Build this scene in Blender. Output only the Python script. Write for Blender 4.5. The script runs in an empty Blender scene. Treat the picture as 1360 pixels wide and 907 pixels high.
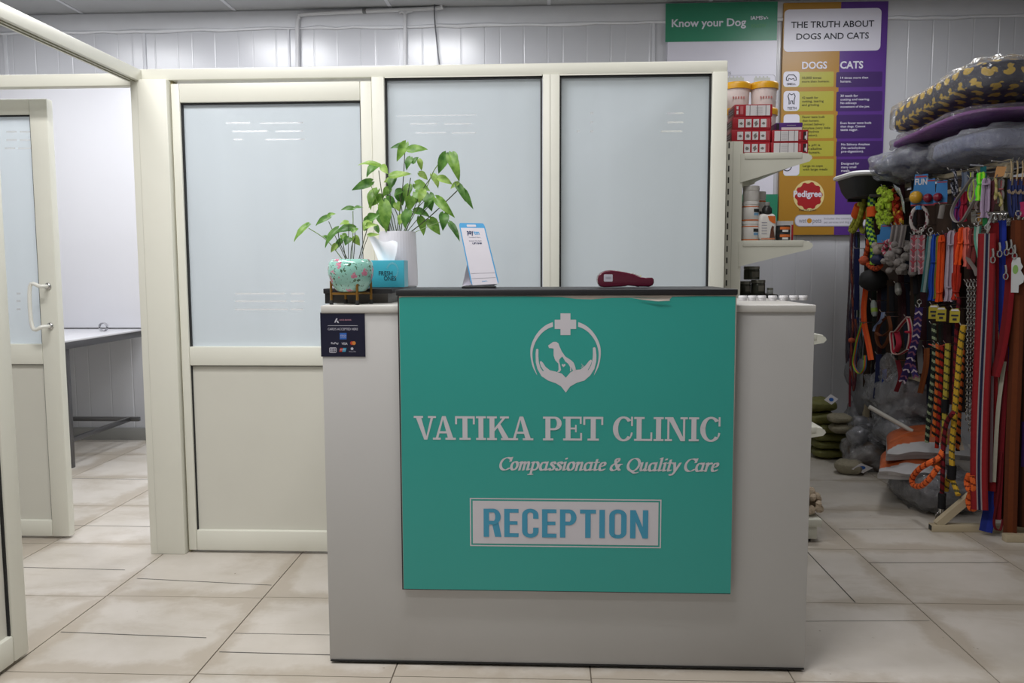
import bpy, bmesh, math, random
from mathutils import Vector, Matrix

random.seed(7)
C = bpy.context.scene.collection
PI = math.pi

# ------------------------------------------------------------------ camera
F_PX, EYE = 1080.0, 1.25
PITCH, YAW, ROLL = math.radians(5.13), math.radians(2.6), math.radians(-0.2)
_f = Vector((-math.sin(YAW)*math.cos(PITCH), math.cos(YAW)*math.cos(PITCH), -math.sin(PITCH)))
_r = Vector((math.cos(YAW), math.sin(YAW), 0)); _u = _r.cross(_f)
_r2 = math.cos(ROLL)*_r + math.sin(ROLL)*_u; _u2 = -math.sin(ROLL)*_r + math.cos(ROLL)*_u
CAM = Vector((0, 0, EYE))
cd = bpy.data.cameras.new('camera'); cam = bpy.data.objects.new('camera', cd); C.objects.link(cam)
cd.sensor_width = 36.0; cd.lens = F_PX/1360*36; cd.clip_start = 0.02
mw = Matrix.Identity(4)
for i in range(3):
    mw[i][0], mw[i][1], mw[i][2], mw[i][3] = _r2[i], _u2[i], -_f[i], CAM[i]
cam.matrix_world = mw
bpy.context.scene.camera = cam

# ------------------------------------------------------------------ view, world, lights
vs = bpy.context.scene.view_settings
vs.view_transform = 'Standard'; vs.look = 'None'; vs.gamma = 1.0; vs.exposure = 0.0
vs.use_curve_mapping = False
w = bpy.data.worlds.new('world'); bpy.context.scene.world = w; w.use_nodes = True
w.node_tree.nodes['Background'].inputs[0].default_value = (0.8, 0.87, 1, 1)
w.node_tree.nodes['Background'].inputs[1].default_value = 0.25

def area(name, loc, sx, sy, power, col=(1, 0.98, 0.965), spread=PI):
    l = bpy.data.lights.new(name, 'AREA'); l.shape = 'RECTANGLE'; l.size = sx; l.size_y = sy
    l.energy = power; l.color = col; l.spread = spread
    o = bpy.data.objects.new(name, l); o.location = loc; C.objects.link(o); return o
# ceiling battens: three over the rooms behind the partition, the others over the reception floor
for i, (x, y, p) in enumerate([(-3.3, 4.6, 19), (-2.1, 4.75, 25), (-0.9, 4.75, 26)]):
    area('back_room_light', (x, y, 3.03), 0.6, 0.6, p, (0.97, 0.98, 1.0))
area('back_room_light', (1.9, 4.6, 3.03), 0.6, 0.6, 22, (0.97, 0.98, 1.0))
area('hall_light', (-1.6, 2.2, 3.02), 1.2, 0.3, 40)
area('hall_light', (-0.35, 1.6, 3.02), 1.2, 0.3, 34)
area('hall_light', (-1.2, 0.1, 3.02), 1.2, 0.3, 22)
area('hall_light', (0.75, 3.1, 3.02), 0.6, 0.3, 9)

# ------------------------------------------------------------------ pixel rays (photo 1360x907) to places in the room
def ray(px, py):
    return _f + _r2*((px-680)/F_PX) - _u2*((py-453.5)/F_PX)
def PY(px, py, Y):
    d = ray(px, py); return CAM + d*(Y/d.y)
def PX(px, py, X):
    d = ray(px, py); return CAM + d*(X/d.x)
def PZ(px, py, Z=0.0):
    d = ray(px, py); return CAM + d*((Z-EYE)/d.z)

# ------------------------------------------------------------------ materials
def lin(h):
    h = h.lstrip('#'); v = [int(h[i:i+2], 16)/255 for i in (0, 2, 4)]
    return tuple((c/12.92 if c <= 0.04045 else ((c+0.055)/1.055)**2.4) for c in v) + (1.0,)
MATS = {}
def M(name, hexc, rough=0.5, metal=0.0, noise=0.08, nscale=12.0, bump=0.0, bscale=60.0, spec=0.5, coat=0.0, sss=0.0):
    """painted / plastic / cloth surface with a faint procedural variation"""
    if name in MATS: return MATS[name]
    m = bpy.data.materials.new(name); m.use_nodes = True; nt = m.node_tree; N = nt.nodes; L = nt.links
    b = N['Principled BSDF']
    b.inputs['Roughness'].default_value = rough; b.inputs['Metallic'].default_value = metal
    b.inputs['Specular IOR Level'].default_value = spec; b.inputs['Coat Weight'].default_value = coat
    tc = N.new('ShaderNodeTexCoord')
    nz = N.new('ShaderNodeTexNoise'); nz.inputs['Scale'].default_value = nscale; nz.inputs['Detail'].default_value = 5
    L.new(tc.outputs['Object'], nz.inputs['Vector'])
    c = lin(hexc)
    mx = N.new('ShaderNodeMix'); mx.data_type = 'RGBA'
    mx.inputs[6].default_value = tuple(x*(1-noise) for x in c[:3])+(1,)
    mx.inputs[7].default_value = tuple(min(1, x*(1+noise)) for x in c[:3])+(1,)
    L.new(nz.outputs['Fac'], mx.inputs[0]); L.new(mx.outputs[2], b.inputs['Base Color'])
    if bump:
        n2 = N.new('ShaderNodeTexNoise'); n2.inputs['Scale'].default_value = bscale; n2.inputs['Detail'].default_value = 4
        bp = N.new('ShaderNodeBump'); bp.inputs['Strength'].default_value = bump; bp.inputs['Distance'].default_value = 0.01
        L.new(tc.outputs['Object'], n2.inputs['Vector']); L.new(n2.outputs['Fac'], bp.inputs['Height']); L.new(bp.outputs['Normal'], b.inputs['Normal'])
    MATS[name] = m; return m

def clear_sheet(name, tint=(1, 1, 1), fac=0.12, rough=0.08, bump=0.0, bscale=14.0, veil=0.0):
    """thin clear film or pane: mostly transparent with a glossy skin"""
    if name in MATS: return MATS[name]
    m = bpy.data.materials.new(name); m.use_nodes = True; nt = m.node_tree; N = nt.nodes; L = nt.links
    N.remove(N['Principled BSDF']); out = N['Material Output']
    t = N.new('ShaderNodeBsdfTransparent'); t.inputs[0].default_value = (*tint, 1)
    g = N.new('ShaderNodeBsdfGlossy'); g.inputs['Roughness'].default_value = rough
    d = N.new('ShaderNodeBsdfDiffuse'); d.inputs[0].default_value = (0.75, 0.77, 0.8, 1)
    lw = N.new('ShaderNodeLayerWeight'); lw.inputs[0].default_value = 0.3
    mt = N.new('ShaderNodeMath'); mt.operation = 'MULTIPLY_ADD'; mt.inputs[1].default_value = 0.5; mt.inputs[2].default_value = fac; mt.use_clamp = True
    L.new(lw.outputs['Fresnel'], mt.inputs[0])
    mv = N.new('ShaderNodeMixShader'); mv.inputs[0].default_value = veil
    L.new(t.outputs[0], mv.inputs[1]); L.new(d.outputs[0], mv.inputs[2])
    mx = N.new('ShaderNodeMixShader'); L.new(mt.outputs[0], mx.inputs[0]); L.new(mv.outputs[0], mx.inputs[1]); L.new(g.outputs[0], mx.inputs[2])
    L.new(mx.outputs[0], out.inputs[0])
    tc = N.new('ShaderNodeTexCoord')
    n2 = N.new('ShaderNodeTexNoise'); n2.inputs['Scale'].default_value = bscale; n2.inputs['Detail'].default_value = 3; n2.inputs['Distortion'].default_value = 1.5
    bp = N.new('ShaderNodeBump'); bp.inputs['Strength'].default_value = bump; bp.inputs['Distance'].default_value = 0.03
    L.new(tc.outputs['Object'], n2.inputs['Vector']); L.new(n2.outputs['Fac'], bp.inputs['Height'])
    for q in (g, lw): L.new(bp.outputs['Normal'], q.inputs['Normal'])
    MATS[name] = m; return m

def frosted(name, col=(0.62, 0.68, 0.72)):
    m = bpy.data.materials.new(name); m.use_nodes = True; nt = m.node_tree; N = nt.nodes; L = nt.links
    N.remove(N['Principled BSDF']); out = N['Material Output']
    d = N.new('ShaderNodeBsdfDiffuse'); t = N.new('ShaderNodeBsdfTranslucent'); g = N.new('ShaderNodeBsdfGlossy')
    tc = N.new('ShaderNodeTexCoord'); nz = N.new('ShaderNodeTexNoise'); nz.inputs['Scale'].default_value = 3
    mp = N.new('ShaderNodeMapping'); mp.inputs['Scale'].default_value = (2.2, 1, 0.25)
    cr = N.new('ShaderNodeMix'); cr.data_type = 'RGBA'
    cr.inputs[6].default_value = (*[c*0.94 for c in col], 1); cr.inputs[7].default_value = (*[min(1, c*1.05) for c in col], 1)
    L.new(tc.outputs['Object'], mp.inputs[0]); L.new(mp.outputs[0], nz.inputs['Vector']); L.new(nz.outputs['Fac'], cr.inputs[0])
    L.new(cr.outputs[2], d.inputs[0]); L.new(cr.outputs[2], t.inputs[0])
    g.inputs['Roughness'].default_value = 0.12
    m1 = N.new('ShaderNodeMixShader'); m1.inputs[0].default_value = 0.55; L.new(d.outputs[0], m1.inputs[1]); L.new(t.outputs[0], m1.inputs[2])
    m2 = N.new('ShaderNodeMixShader'); m2.inputs[0].default_value = 0.045; L.new(m1.outputs[0], m2.inputs[1]); L.new(g.outputs[0], m2.inputs[2])
    L.new(m2.outputs[0], out.inputs[0]); return m

# ------------------------------------------------------------------ mesh builder
class MB:
    def __init__(s): s.bm = bmesh.new(); s.mats = []
    def mi(s, mat):
        if mat not in s.mats: s.mats.append(mat)
        return s.mats.index(mat)
    def poly(s, pts, mat):
        vs_ = [s.bm.verts.new(p) for p in pts]
        f = s.bm.faces.new(vs_); f.material_index = s.mi(mat); return f
    def box(s, x0, x1, y0, y1, z0, z1, mat, bev=0.0, seg=2, M4=None):
        k = s.mi(mat)
        P = [(x0, y0, z0), (x1, y0, z0), (x1, y1, z0), (x0, y1, z0), (x0, y0, z1), (x1, y0, z1), (x1, y1, z1), (x0, y1, z1)]
        v = [s.bm.verts.new(p) for p in P]
        fs = [s.bm.faces.new([v[i] for i in q]) for q in ((0, 3, 2, 1), (4, 5, 6, 7), (0, 1, 5, 4), (1, 2, 6, 5), (2, 3, 7, 6), (3, 0, 4, 7))]
        for f in fs: f.material_index = k
        if bev:
            es = list({e for f in fs for e in f.edges})
            r = bmesh.ops.bevel(s.bm, geom=es, offset=bev, segments=seg, affect='EDGES', profile=0.5)
            for f in r['faces']: f.material_index = k
            vv = {x for f in r['faces'] for x in f.verts} | {x for x in v if x.is_valid}
            v = [x for x in vv if x.is_valid]
        if M4 is not None:
            for x in v: x.co = M4 @ x.co
        return v
    def prism(s, pts, vec, mat):
        """closed outline pts (3d, flat) pushed along vec"""
        k = s.mi(mat); vec = Vector(vec)
        a = [s.bm.verts.new(p) for p in pts]; b = [s.bm.verts.new(Vector(p)+vec) for p in pts]
        n = len(a); fs = [s.bm.faces.new(a[::-1]), s.bm.faces.new(b)]
        for i in range(n): fs.append(s.bm.faces.new((a[i], a[(i+1) % n], b[(i+1) % n], b[i])))
        for f in fs: f.material_index = k
        bmesh.ops.recalc_face_normals(s.bm, faces=fs)
    def tube(s, pts, r, mat, n=8, mat2=None, pat=None, flat=1.0, side=None, closed=False, caps=True):
        """swept tube; r number or list; flat squashes one axis (1 = round); side = direction of the wide axis"""
        pts = [Vector(p) for p in pts]; m = len(pts)
        k1 = s.mi(mat); k2 = s.mi(mat2) if mat2 else k1
        rs = r if isinstance(r, (list, tuple)) else [r]*m
        rings = []; prev = None
        for i, p in enumerate(pts):
            if closed: t = pts[(i+1) % m]-pts[i-1]
            else: t = pts[min(i+1, m-1)]-pts[max(i-1, 0)]
            if t.length < 1e-9: t = Vector((0, 0, 1))
            t.normalize()
            ref = Vector(side) if side is not None else (prev if prev is not None else (Vector((1, 0, 0)) if abs(t.x) < 0.8 else Vector((0, 1, 0))))
            a = ref - t*ref.dot(t)
            if a.length < 1e-6: a = t.orthogonal()
            a.normalize(); b = t.cross(a); prev = a
            rings.append([s.bm.verts.new(p + a*(rs[i]*math.cos(2*PI*j/n)) + b*(rs[i]*flat*math.sin(2*PI*j/n))) for j in range(n)])
        for i in range(m if closed else m-1):
            A = rings[i]; B = rings[(i+1) % m]
            for j in range(n):
                f = s.bm.faces.new((A[j], A[(j+1) % n], B[(j+1) % n], B[j]))
                f.material_index = k2 if (pat and pat(i, j)) else k1
        if caps and not closed:
            for R in (rings[0][::-1], rings[-1]):
                f = s.bm.faces.new(R); f.material_index = k1
    def lathe(s, prof, c, mat, n=32, matf=None, rib=None):
        """prof [(r,z)...] about a vertical axis through c; matf(i) picks a material per band"""
        c = Vector(c); rings = []
        for r, z in prof:
            if r <= 1e-6: rings.append([s.bm.verts.new(c+Vector((0, 0, z)))])
            else: rings.append([s.bm.verts.new(c+Vector((r*(1+(rib(j) if rib else 0))*math.cos(2*PI*j/n), r*(1+(rib(j) if rib else 0))*math.sin(2*PI*j/n), z))) for j in range(n)])
        for i in range(len(rings)-1):
            A, B = rings[i], rings[i+1]; k = s.mi(matf(i) if matf else mat)
            for j in range(n):
                if len(A) == 1 and len(B) == 1: break
                if len(A) == 1: f = s.bm.faces.new((A[0], B[(j+1) % n], B[j]))
                elif len(B) == 1: f = s.bm.faces.new((A[j], A[(j+1) % n], B[0]))
                else: f = s.bm.faces.new((A[j], A[(j+1) % n], B[(j+1) % n], B[j]))
                f.material_index = k
    def ball(s, c, r, mat, sx=1, sy=1, sz=1, u=12, v=8, e=1.0, jit=0.0):
        """ellipsoid / superellipsoid (e<1 boxier)"""
        c = Vector(c); k = s.mi(mat); rows = []
        pw = lambda x: math.copysign(abs(x)**e, x)
        for i in range(v+1):
            th = -PI/2+PI*i/v
            if i in (0, v): rows.append([s.bm.verts.new(c+Vector((0, 0, r*sz*pw(math.sin(th)))))]); continue
            row = []
            for j in range(u):
                ph = 2*PI*j/u; q = 1+random.uniform(-jit, jit)
                row.append(s.bm.verts.new(c+Vector((r*sx*pw(math.cos(th))*pw(math.cos(ph))*q, r*sy*pw(math.cos(th))*pw(math.sin(ph))*q, r*sz*pw(math.sin(th))*q))))
            rows.append(row)
        for i in range(v):
            A, B = rows[i], rows[i+1]
            for j in range(u):
                if len(A) == 1: f = s.bm.faces.new((A[0], B[(j+1) % u], B[j]))
                elif len(B) == 1: f = s.bm.faces.new((A[j], A[(j+1) % u], B[0]))
                else: f = s.bm.faces.new((A[j], A[(j+1) % u], B[(j+1) % u], B[j]))
                f.material_index = k
    def add(s, other_polys, mat, fn):
        """flat lettering: [(verts2d, faces)] mapped by fn(x, y) -> 3d"""
        k = s.mi(mat)
        for V, Fs in other_polys:
            vv = [s.bm.verts.new(fn(x, y)) for x, y in V]
            for f in Fs:
                try: q = s.bm.faces.new([vv[i] for i in f]); q.material_index = k
                except ValueError: pass
    def xform(s, M4):
        for v in s.bm.verts: v.co = M4 @ v.co
    def build(s, name, parent=None, smooth=40, **props):
        me = bpy.data.meshes.new(name); s.bm.to_mesh(me); s.bm.free()
        for m in s.mats: me.materials.append(m)
        o = bpy.data.objects.new(name, me); C.objects.link(o)
        if smooth:
            me.shade_smooth(); me.set_sharp_from_angle(angle=math.radians(smooth))
        if parent is not None:
            o.parent = parent; o.matrix_parent_inverse = wm(parent).inverted()
        for k, v in props.items(): o[k] = v
        return o
def wm(o):
    b = Matrix.LocRotScale(o.location, o.rotation_euler, o.scale)
    return wm(o.parent) @ o.matrix_parent_inverse @ b if o.parent else b
def tag(o, label, cat, group=None, kind=None):
    o['label'] = label; o['category'] = cat
    if group: o['group'] = group
    if kind: o['kind'] = kind
    return o
def thing(name, label, cat, loc=(0, 0, 0), group=None, kind=None):
    o = bpy.data.objects.new(name, None); C.objects.link(o); o.location = loc; o.empty_display_size = 0.05
    return tag(o, label, cat, group, kind)
def dup(root, dloc, label=None, rz=0.0):
    r = root.copy(); C.objects.link(r); r.location = Vector(root.location)+Vector(dloc); r.rotation_euler = (0, 0, root.rotation_euler.z+rz)
    if label: r['label'] = label
    for ch in list(root.children):
        c = ch.copy(); C.objects.link(c); c.parent = r; c.matrix_parent_inverse = ch.matrix_parent_inverse.copy()
        for g in list(ch.children):
            d = g.copy(); C.objects.link(d); d.parent = c; d.matrix_parent_inverse = g.matrix_parent_inverse.copy()
    return r
def smooth_path(pts, k=6, closed=False):
    """Catmull-Rom through pts"""
    P = [Vector(p) for p in pts]; n = len(P); out = []
    for i in range(n if closed else n-1):
        a, b, c, d = (P[(i-1) % n], P[i], P[(i+1) % n], P[(i+2) % n]) if closed else (P[max(i-1, 0)], P[i], P[i+1], P[min(i+2, n-1)])
        for j in range(k):
            t = j/k
            out.append(0.5*((2*b)+(c-a)*t+(2*a-5*b+4*c-d)*t*t+(3*b-a-3*c+d)*t**3))
    if not closed: out.append(P[-1])
    return out

# ------------------------------------------------------------------ lettering
_TC = {}
def text_poly(body, bold=0.0, spacing=1.0):
    key = (body, bold, spacing)
    if key in _TC: return _TC[key]
    cu = bpy.data.curves.new('lettering_source', 'FONT'); cu.body = body; cu.size = 1.0; cu.offset = bold; cu.space_character = spacing; cu.resolution_u = 3
    o = bpy.data.objects.new('lettering_source', cu)
    me = o.to_mesh()
    V = [(v.co.x, v.co.y) for v in me.vertices]; Fs = [tuple(p.vertices) for p in me.polygons]
    o.to_mesh_clear(); bpy.data.objects.remove(o); bpy.data.curves.remove(cu)
    if not V: V = [(0, 0)]
    x0 = min(v[0] for v in V); x1 = max(v[0] for v in V); y0 = min(v[1] for v in V); y1 = max(v[1] for v in V)
    _TC[key] = (V, Fs, x0, x1, y0, y1); return _TC[key]
def put_text(mb, body, mat, fn, x0, x1, y0, y1, bold=0.0, fit='xy', spacing=1.0):
    """stretch the string into the box x0..x1, y0..y1 of the surface fn(u, v)"""
    V, Fs, a0, a1, b0, b1 = text_poly(body, bold, spacing)
    sx = (x1-x0)/(a1-a0); sy = (y1-y0)/(b1-b0)
    mb.add([([(x0+(x-a0)*sx, y0+(y-b0)*sy) for x, y in V], Fs)], mat, fn)

def rrect(x0, x1, y0, y1, r, n=5):
    out = []
    for cx, cy, a in ((x1-r, y1-r, 0), (x0+r, y1-r, 90), (x0+r, y0+r, 180), (x1-r, y0+r, 270)):
        for i in range(n+1):
            t = math.radians(a+90*i/n); out.append((cx+r*math.cos(t), cy+r*math.sin(t)))
    return out
def ell(cx, cy, rx, ry, a0=0, a1=360, n=24):
    return [(cx+rx*math.cos(math.radians(a0+(a1-a0)*i/n)), cy+ry*math.sin(math.radians(a0+(a1-a0)*i/n))) for i in range(n+1)]
def flat(mb, pts, mat, fn): 
    """filled flat outline (may be concave) on a surface"""
    vv = [mb.bm.verts.new(fn(x, y)) for x, y in pts]
    es = [mb.bm.edges.new((vv[i], vv[(i+1) % len(vv)])) for i in range(len(vv))]
    r = bmesh.ops.triangle_fill(mb.bm, edges=es, use_beauty=True)
    k = mb.mi(mat)
    for f in r['geom']:
        if isinstance(f, bmesh.types.BMFace): f.material_index = k
def line(mb, pts, w, mat, fn, w1=None):
    """flat stroke with width w (to w1 at the end)"""
    n = len(pts); k = mb.mi(mat); w1 = w if w1 is None else w1; L = []; R = []
    for i, p in enumerate(pts):
        a = pts[max(i-1, 0)]; b = pts[min(i+1, n-1)]
        dx, dy = b[0]-a[0], b[1]-a[1]; q = math.hypot(dx, dy) or 1; h = (w+(w1-w)*i/(n-1))/2
        L.append(mb.bm.verts.new(fn(p[0]-dy/q*h, p[1]+dx/q*h))); R.append(mb.bm.verts.new(fn(p[0]+dy/q*h, p[1]-dx/q*h)))
    for i in range(n-1):
        f = mb.bm.faces.new((R[i], R[i+1], L[i+1], L[i])); f.material_index = k

# ================================================================== THE SETTING
cream = M('cream_frame', '#e2e2d7', 0.38, noise=0.02)
cream2 = M('cream_panel', '#d3d2c8', 0.45, noise=0.03, nscale=5)
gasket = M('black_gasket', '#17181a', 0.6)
dirtgap = M('grimy_gap', '#8d8663', 0.8, noise=0.4, nscale=40)
glass_f = frosted('frosted_film')
glass_c = clear_sheet('clear_glass', (0.93, 0.97, 0.96), 0.03, 0.02, veil=.5)
white_panel = M('white_sandwich_panel', '#c2c3c9', 0.24, noise=0.02, nscale=4, spec=0.6)
trimwhite = M('trim_white', '#cfd0d6', 0.4, noise=0.04)
chrome = M('polished_steel', '#c8c8c8', 0.18, 1.0, noise=0.03)
YP, YW, ZC = 3.46, 5.80, 3.06            # partition front, back wall, ceiling

# floor: 60 cm slabs over a grout bed, with a few cut joints
def floor_material():
    m = bpy.data.materials.new('floor_slab'); m.use_nodes = True; nt = m.node_tree; N = nt.nodes; L = nt.links; b = N['Principled BSDF']
    tc = N.new('ShaderNodeTexCoord')
    def noise(sc, det, rough=0.6, dist=0.0, scl=(1, 1, 1)):
        mp = N.new('ShaderNodeMapping'); mp.inputs['Scale'].default_value = scl
        n = N.new('ShaderNodeTexNoise'); n.inputs['Scale'].default_value = sc; n.inputs['Detail'].default_value = det; n.inputs['Roughness'].default_value = rough; n.inputs['Distortion'].default_value = dist
        L.new(tc.outputs['Object'], mp.inputs[0]); L.new(mp.outputs[0], n.inputs['Vector']); return n
    def ramp(src, p0, p1, c0, c1):
        r = N.new('ShaderNodeValToRGB'); r.color_ramp.elements[0].position = p0; r.color_ramp.elements[1].position = p1
        r.color_ramp.elements[0].color = c0; r.color_ramp.elements[1].color = c1; L.new(src, r.inputs[0]); return r
    base = ramp(noise(2.2, 6).outputs['Fac'], 0.3, 0.7, lin('#bdb6ab'), lin('#d3cdc6'))
    dirt = ramp(noise(1.3, 9, 0.72, 0.4, (1, 2.2, 1)).outputs['Fac'], 0.52, 0.70, (0, 0, 0, 1), (1, 1, 1, 1))
    mx = N.new('ShaderNodeMix'); mx.data_type = 'RGBA'; mx.inputs[7].default_value = lin('#a1937f')
    mq = N.new('ShaderNodeMath'); mq.operation = 'MULTIPLY'; mq.inputs[1].default_value = 0.5
    # grime gathered along the joints of the 61 x 59 cm slabs
    sepx = N.new('ShaderNodeSeparateXYZ'); L.new(tc.outputs['Object'], sepx.inputs[0])
    def mth(op, a, b_=None, c_=None):
        q = N.new('ShaderNodeMath'); q.operation = op
        for i_, v_ in enumerate((a, b_, c_)):
            if v_ is None: continue
            if isinstance(v_, (int, float)): q.inputs[i_].default_value = v_
            else: L.new(v_, q.inputs[i_])
        return q.outputs[0]
    wob = noise(3.1, 5, .65).outputs['Fac']
    dx_ = mth('PINGPONG', mth('ADD', sepx.outputs[0], 1.09), 0.305)
    yy_ = mth('SUBTRACT', mth('SUBTRACT', sepx.outputs[1], 2.37), mth('MULTIPLY', mth('ADD', sepx.outputs[0], 1.2), 0.014))
    dy_ = mth('PINGPONG', yy_, 0.296)
    dm = mth('ADD', mth('MINIMUM', dx_, dy_), mth('MULTIPLY', mth('SUBTRACT', wob, 0.56), 0.34))
    edge = ramp(dm, -0.01, 0.05, (1, 1, 1, 1), (0, 0, 0, 1))
    dsum = mth('MAXIMUM', dirt.outputs[0], edge.outputs[0])
    L.new(dsum, mq.inputs[0]); L.new(mq.outputs[0], mx.inputs[0]); L.new(base.outputs[0], mx.inputs[6])
    spk = ramp(noise(26, 2).outputs['Fac'], 0.74, 0.78, (1, 1, 1, 1), (0.55, 0.5, 0.45, 1))
    mu = N.new('ShaderNodeMix'); mu.data_type = 'RGBA'; mu.blend_type = 'MULTIPLY'; mu.inputs[0].default_value = 1
    L.new(mx.outputs[2], mu.inputs[6]); L.new(spk.outputs[0], mu.inputs[7]); L.new(mu.outputs[2], b.inputs['Base Color'])
    b.inputs['Roughness'].default_value = 0.42
    bp = N.new('ShaderNodeBump'); bp.inputs['Strength'].default_value = 0.08; bp.inputs['Distance'].default_value = 0.01
    L.new(noise(9, 4).outputs['Fac'], bp.inputs['Height']); L.new(bp.outputs[0], b.inputs['Normal'])
    return m
slab = floor_material(); grout = M('floor_grout', '#6d655a', 0.9, noise=0.3, nscale=30)
cutline = M('floor_cut_joint', '#4b4a46', 0.9, noise=0.3, nscale=20)
f = MB()
f.box(-4.0, 3.5, -2.6, 5.9, -0.05, -0.003, grout)
xs = [-2.89-0.61*2, -2.89-0.61, -2.89, -2.28, -1.70, -1.09, -0.48, 0.13, 0.745, 1.36, 1.955, 2.56, 3.17, 3.6]
ys = [2.37+0.592*k for k in range(-9, 7)]
for i in range(len(xs)-1):
    off = 0.035*((xs[i]+xs[i+1])/2+1.2)/2.5*1.0
    for j in range(len(ys)-1):
        x0, x1, y0, y1 = xs[i]+.0022, xs[i+1]-.0022, ys[j]+off+.0018, min(5.88, ys[j+1]+off-.0018)
        if x1-x0 < .02 or y1-y0 < .02: continue
        v = f.box(x0, x1, y0, y1, -0.0045, 0.0, slab)
def cut(xa, ya, xb, yb, w=0.005):
    d = Vector((xb-xa, yb-ya, 0)).normalized(); n = Vector((-d.y, d.x, 0))*w/2
    A, B = Vector((xa, ya, 0.0004)), Vector((xb, yb, 0.0004)); f.poly([A-n, B-n, B+n, A+n], cutline)
for q in [(-2.26, 3.24, -1.77, 3.225), (-1.672, 3.135, -1.10, 3.085), (-1.69, 2.645, -1.165, 2.62), (-1.08, 2.521, -0.5, 2.51),
          (1.36, 3.42, 1.95, 3.445), (1.39, 3.87, 1.95, 3.89), (1.14, 3.56, 1.147, 3.0), (-2.5, 3.80, -1.8, 3.79), (-2.9, 4.68, -2.3, 4.67), (1.80, 3.05, 1.83, 2.6)]: cut(*q)
for q in [(-1.083, 2.658, -0.5, 2.658), (0.75, 2.82, 1.35, 2.85)]: cut(*q, w=0.003)
floor = f.build('floor', smooth=0); tag(floor, 'worn pale floor of large square slabs with stained joints', 'floor', kind='structure')

# ceiling of flat panels with seams
ceil_m = M('ceiling_panel', '#a9aaac', 0.55, noise=0.03)
c = MB()
c.box(-4.0, 3.5, -2.6, 5.9, ZC, ZC+0.05, ceil_m)
for k in range(-3, 4): c.box(k*1.1-0.012, k*1.1+0.012, -2.6, YW, ZC-0.004, ZC, trimwhite)
tag(c.build('ceiling', smooth=0), 'grey panelled ceiling with thin pale seams', 'ceiling', kind='structure')

# back wall of ribbed sandwich panels
def ribbed(mb, p0, p1, z0, z1, nrm, mat, pitch=0.15, depth=0.0013, wv=0.012):
    p0, p1, nrm = Vector(p0), Vector(p1), Vector(nrm); Lh = (p1-p0).length; d = (p1-p0)/Lh; pr = [(0, 0)]; x = pitch/2; k = 0
    while x < Lh-wv:
        dp = depth*(1.0 if k % 3 else 2.0); pr += [(x-wv/2, 0), (x-wv/6, -dp), (x+wv/6, -dp), (x+wv/2, 0)]; x += pitch*(0.7 if k % 3 == 0 else 1.1); k += 1
    pr.append((Lh, 0)); km = mb.mi(mat)
    lo = [mb.bm.verts.new(p0+d*a+nrm*b+Vector((0, 0, z0))) for a, b in pr]; hi = [mb.bm.verts.new(p0+d*a+nrm*b+Vector((0, 0, z1))) for a, b in pr]
    for i in range(len(pr)-1):
        q = mb.bm.faces.new((lo[i], lo[i+1], hi[i+1], hi[i])); q.material_index = km
wb = MB(); ribbed(wb, (-4.0, YW, 0), (3.5, YW, 0), 0, ZC, (0, -1, 0), white_panel)
wb.box(-4.0, 3.5, YW+0.03, YW+0.08, 0, ZC, white_panel)
tag(wb.build('wall_back', smooth=0), 'pale grey back wall of glossy ribbed panels', 'wall', kind='structure')
hallwall = M('hall_wall', '#c4c4c2', 0.6, noise=0.03)
for nm, bx, lb in (('wall_left', (-4.05, -4.0, -2.6, 5.9), 'pale side wall beyond the treatment rooms'), ('wall_right', (3.5, 3.55, -2.6, 5.9), 'pale side wall behind the leash rack'), ('wall_front', (-4.0, 3.5, -2.65, -2.6), 'pale wall facing the reception counter')):
    a = MB(); a.box(*bx, 0, ZC, hallwall); tag(a.build(nm, smooth=0), lb, 'wall', kind='structure')
# cove between wall and ceiling, sealant bead and joint covers
t = MB()
t.box(-4.0, 3.5, YW-0.012, YW, 2.93, 3.05, trimwhite, 0.003)
pth = [(-4+i*0.12, YW-0.008, 2.93+random.uniform(-.006, .006)) for i in range(63)]
t.tube(pth, [random.uniform(.008, .016) for _ in pth], M('sealant', '#dcdde2', 0.5, noise=.05), 6)
tag(t.build('trim_1', smooth=60), 'white cove strip and sealant where wall meets ceiling', 'trim', kind='structure')
for k, (pxx, wv) in enumerate(((192, .022), (384, .014), (868, .02), (8, .03))):
    X = PY(pxx, 60, YW).x; t = MB(); t.box(X-wv/2, X+wv/2, YW-0.010, YW+.002, 1.6, 2.93, trimwhite, 0.003)
    tag(t.build('trim_%d' % (k+2)), 'vertical joint cover strip on the back wall above the partition', 'trim', group='joint covers on the back wall', kind='structure')
# smooth white lining of the treatment room wall
white_line = M('white_lining', '#e1e1e7', 0.35, noise=0.015, nscale=3)
t = MB(); t.box(-4.0, -1.75, YW-0.03, YW-0.012, 0.83, 2.54, white_line, 0.003)
tag(t.build('trim_6'), 'smooth white wall lining above the steel table', 'wall lining', kind='structure')
t = MB(); t.box(-4.0, 0.74, YW-0.03, YW-0.0, 0.0, 0.09, M('skirting_grey', '#8f8f8d', 0.5), 0.004)
tag(t.build('baseboard_back'), 'grey skirting strip below the treatment room wall', 'baseboard', kind='structure')

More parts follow.
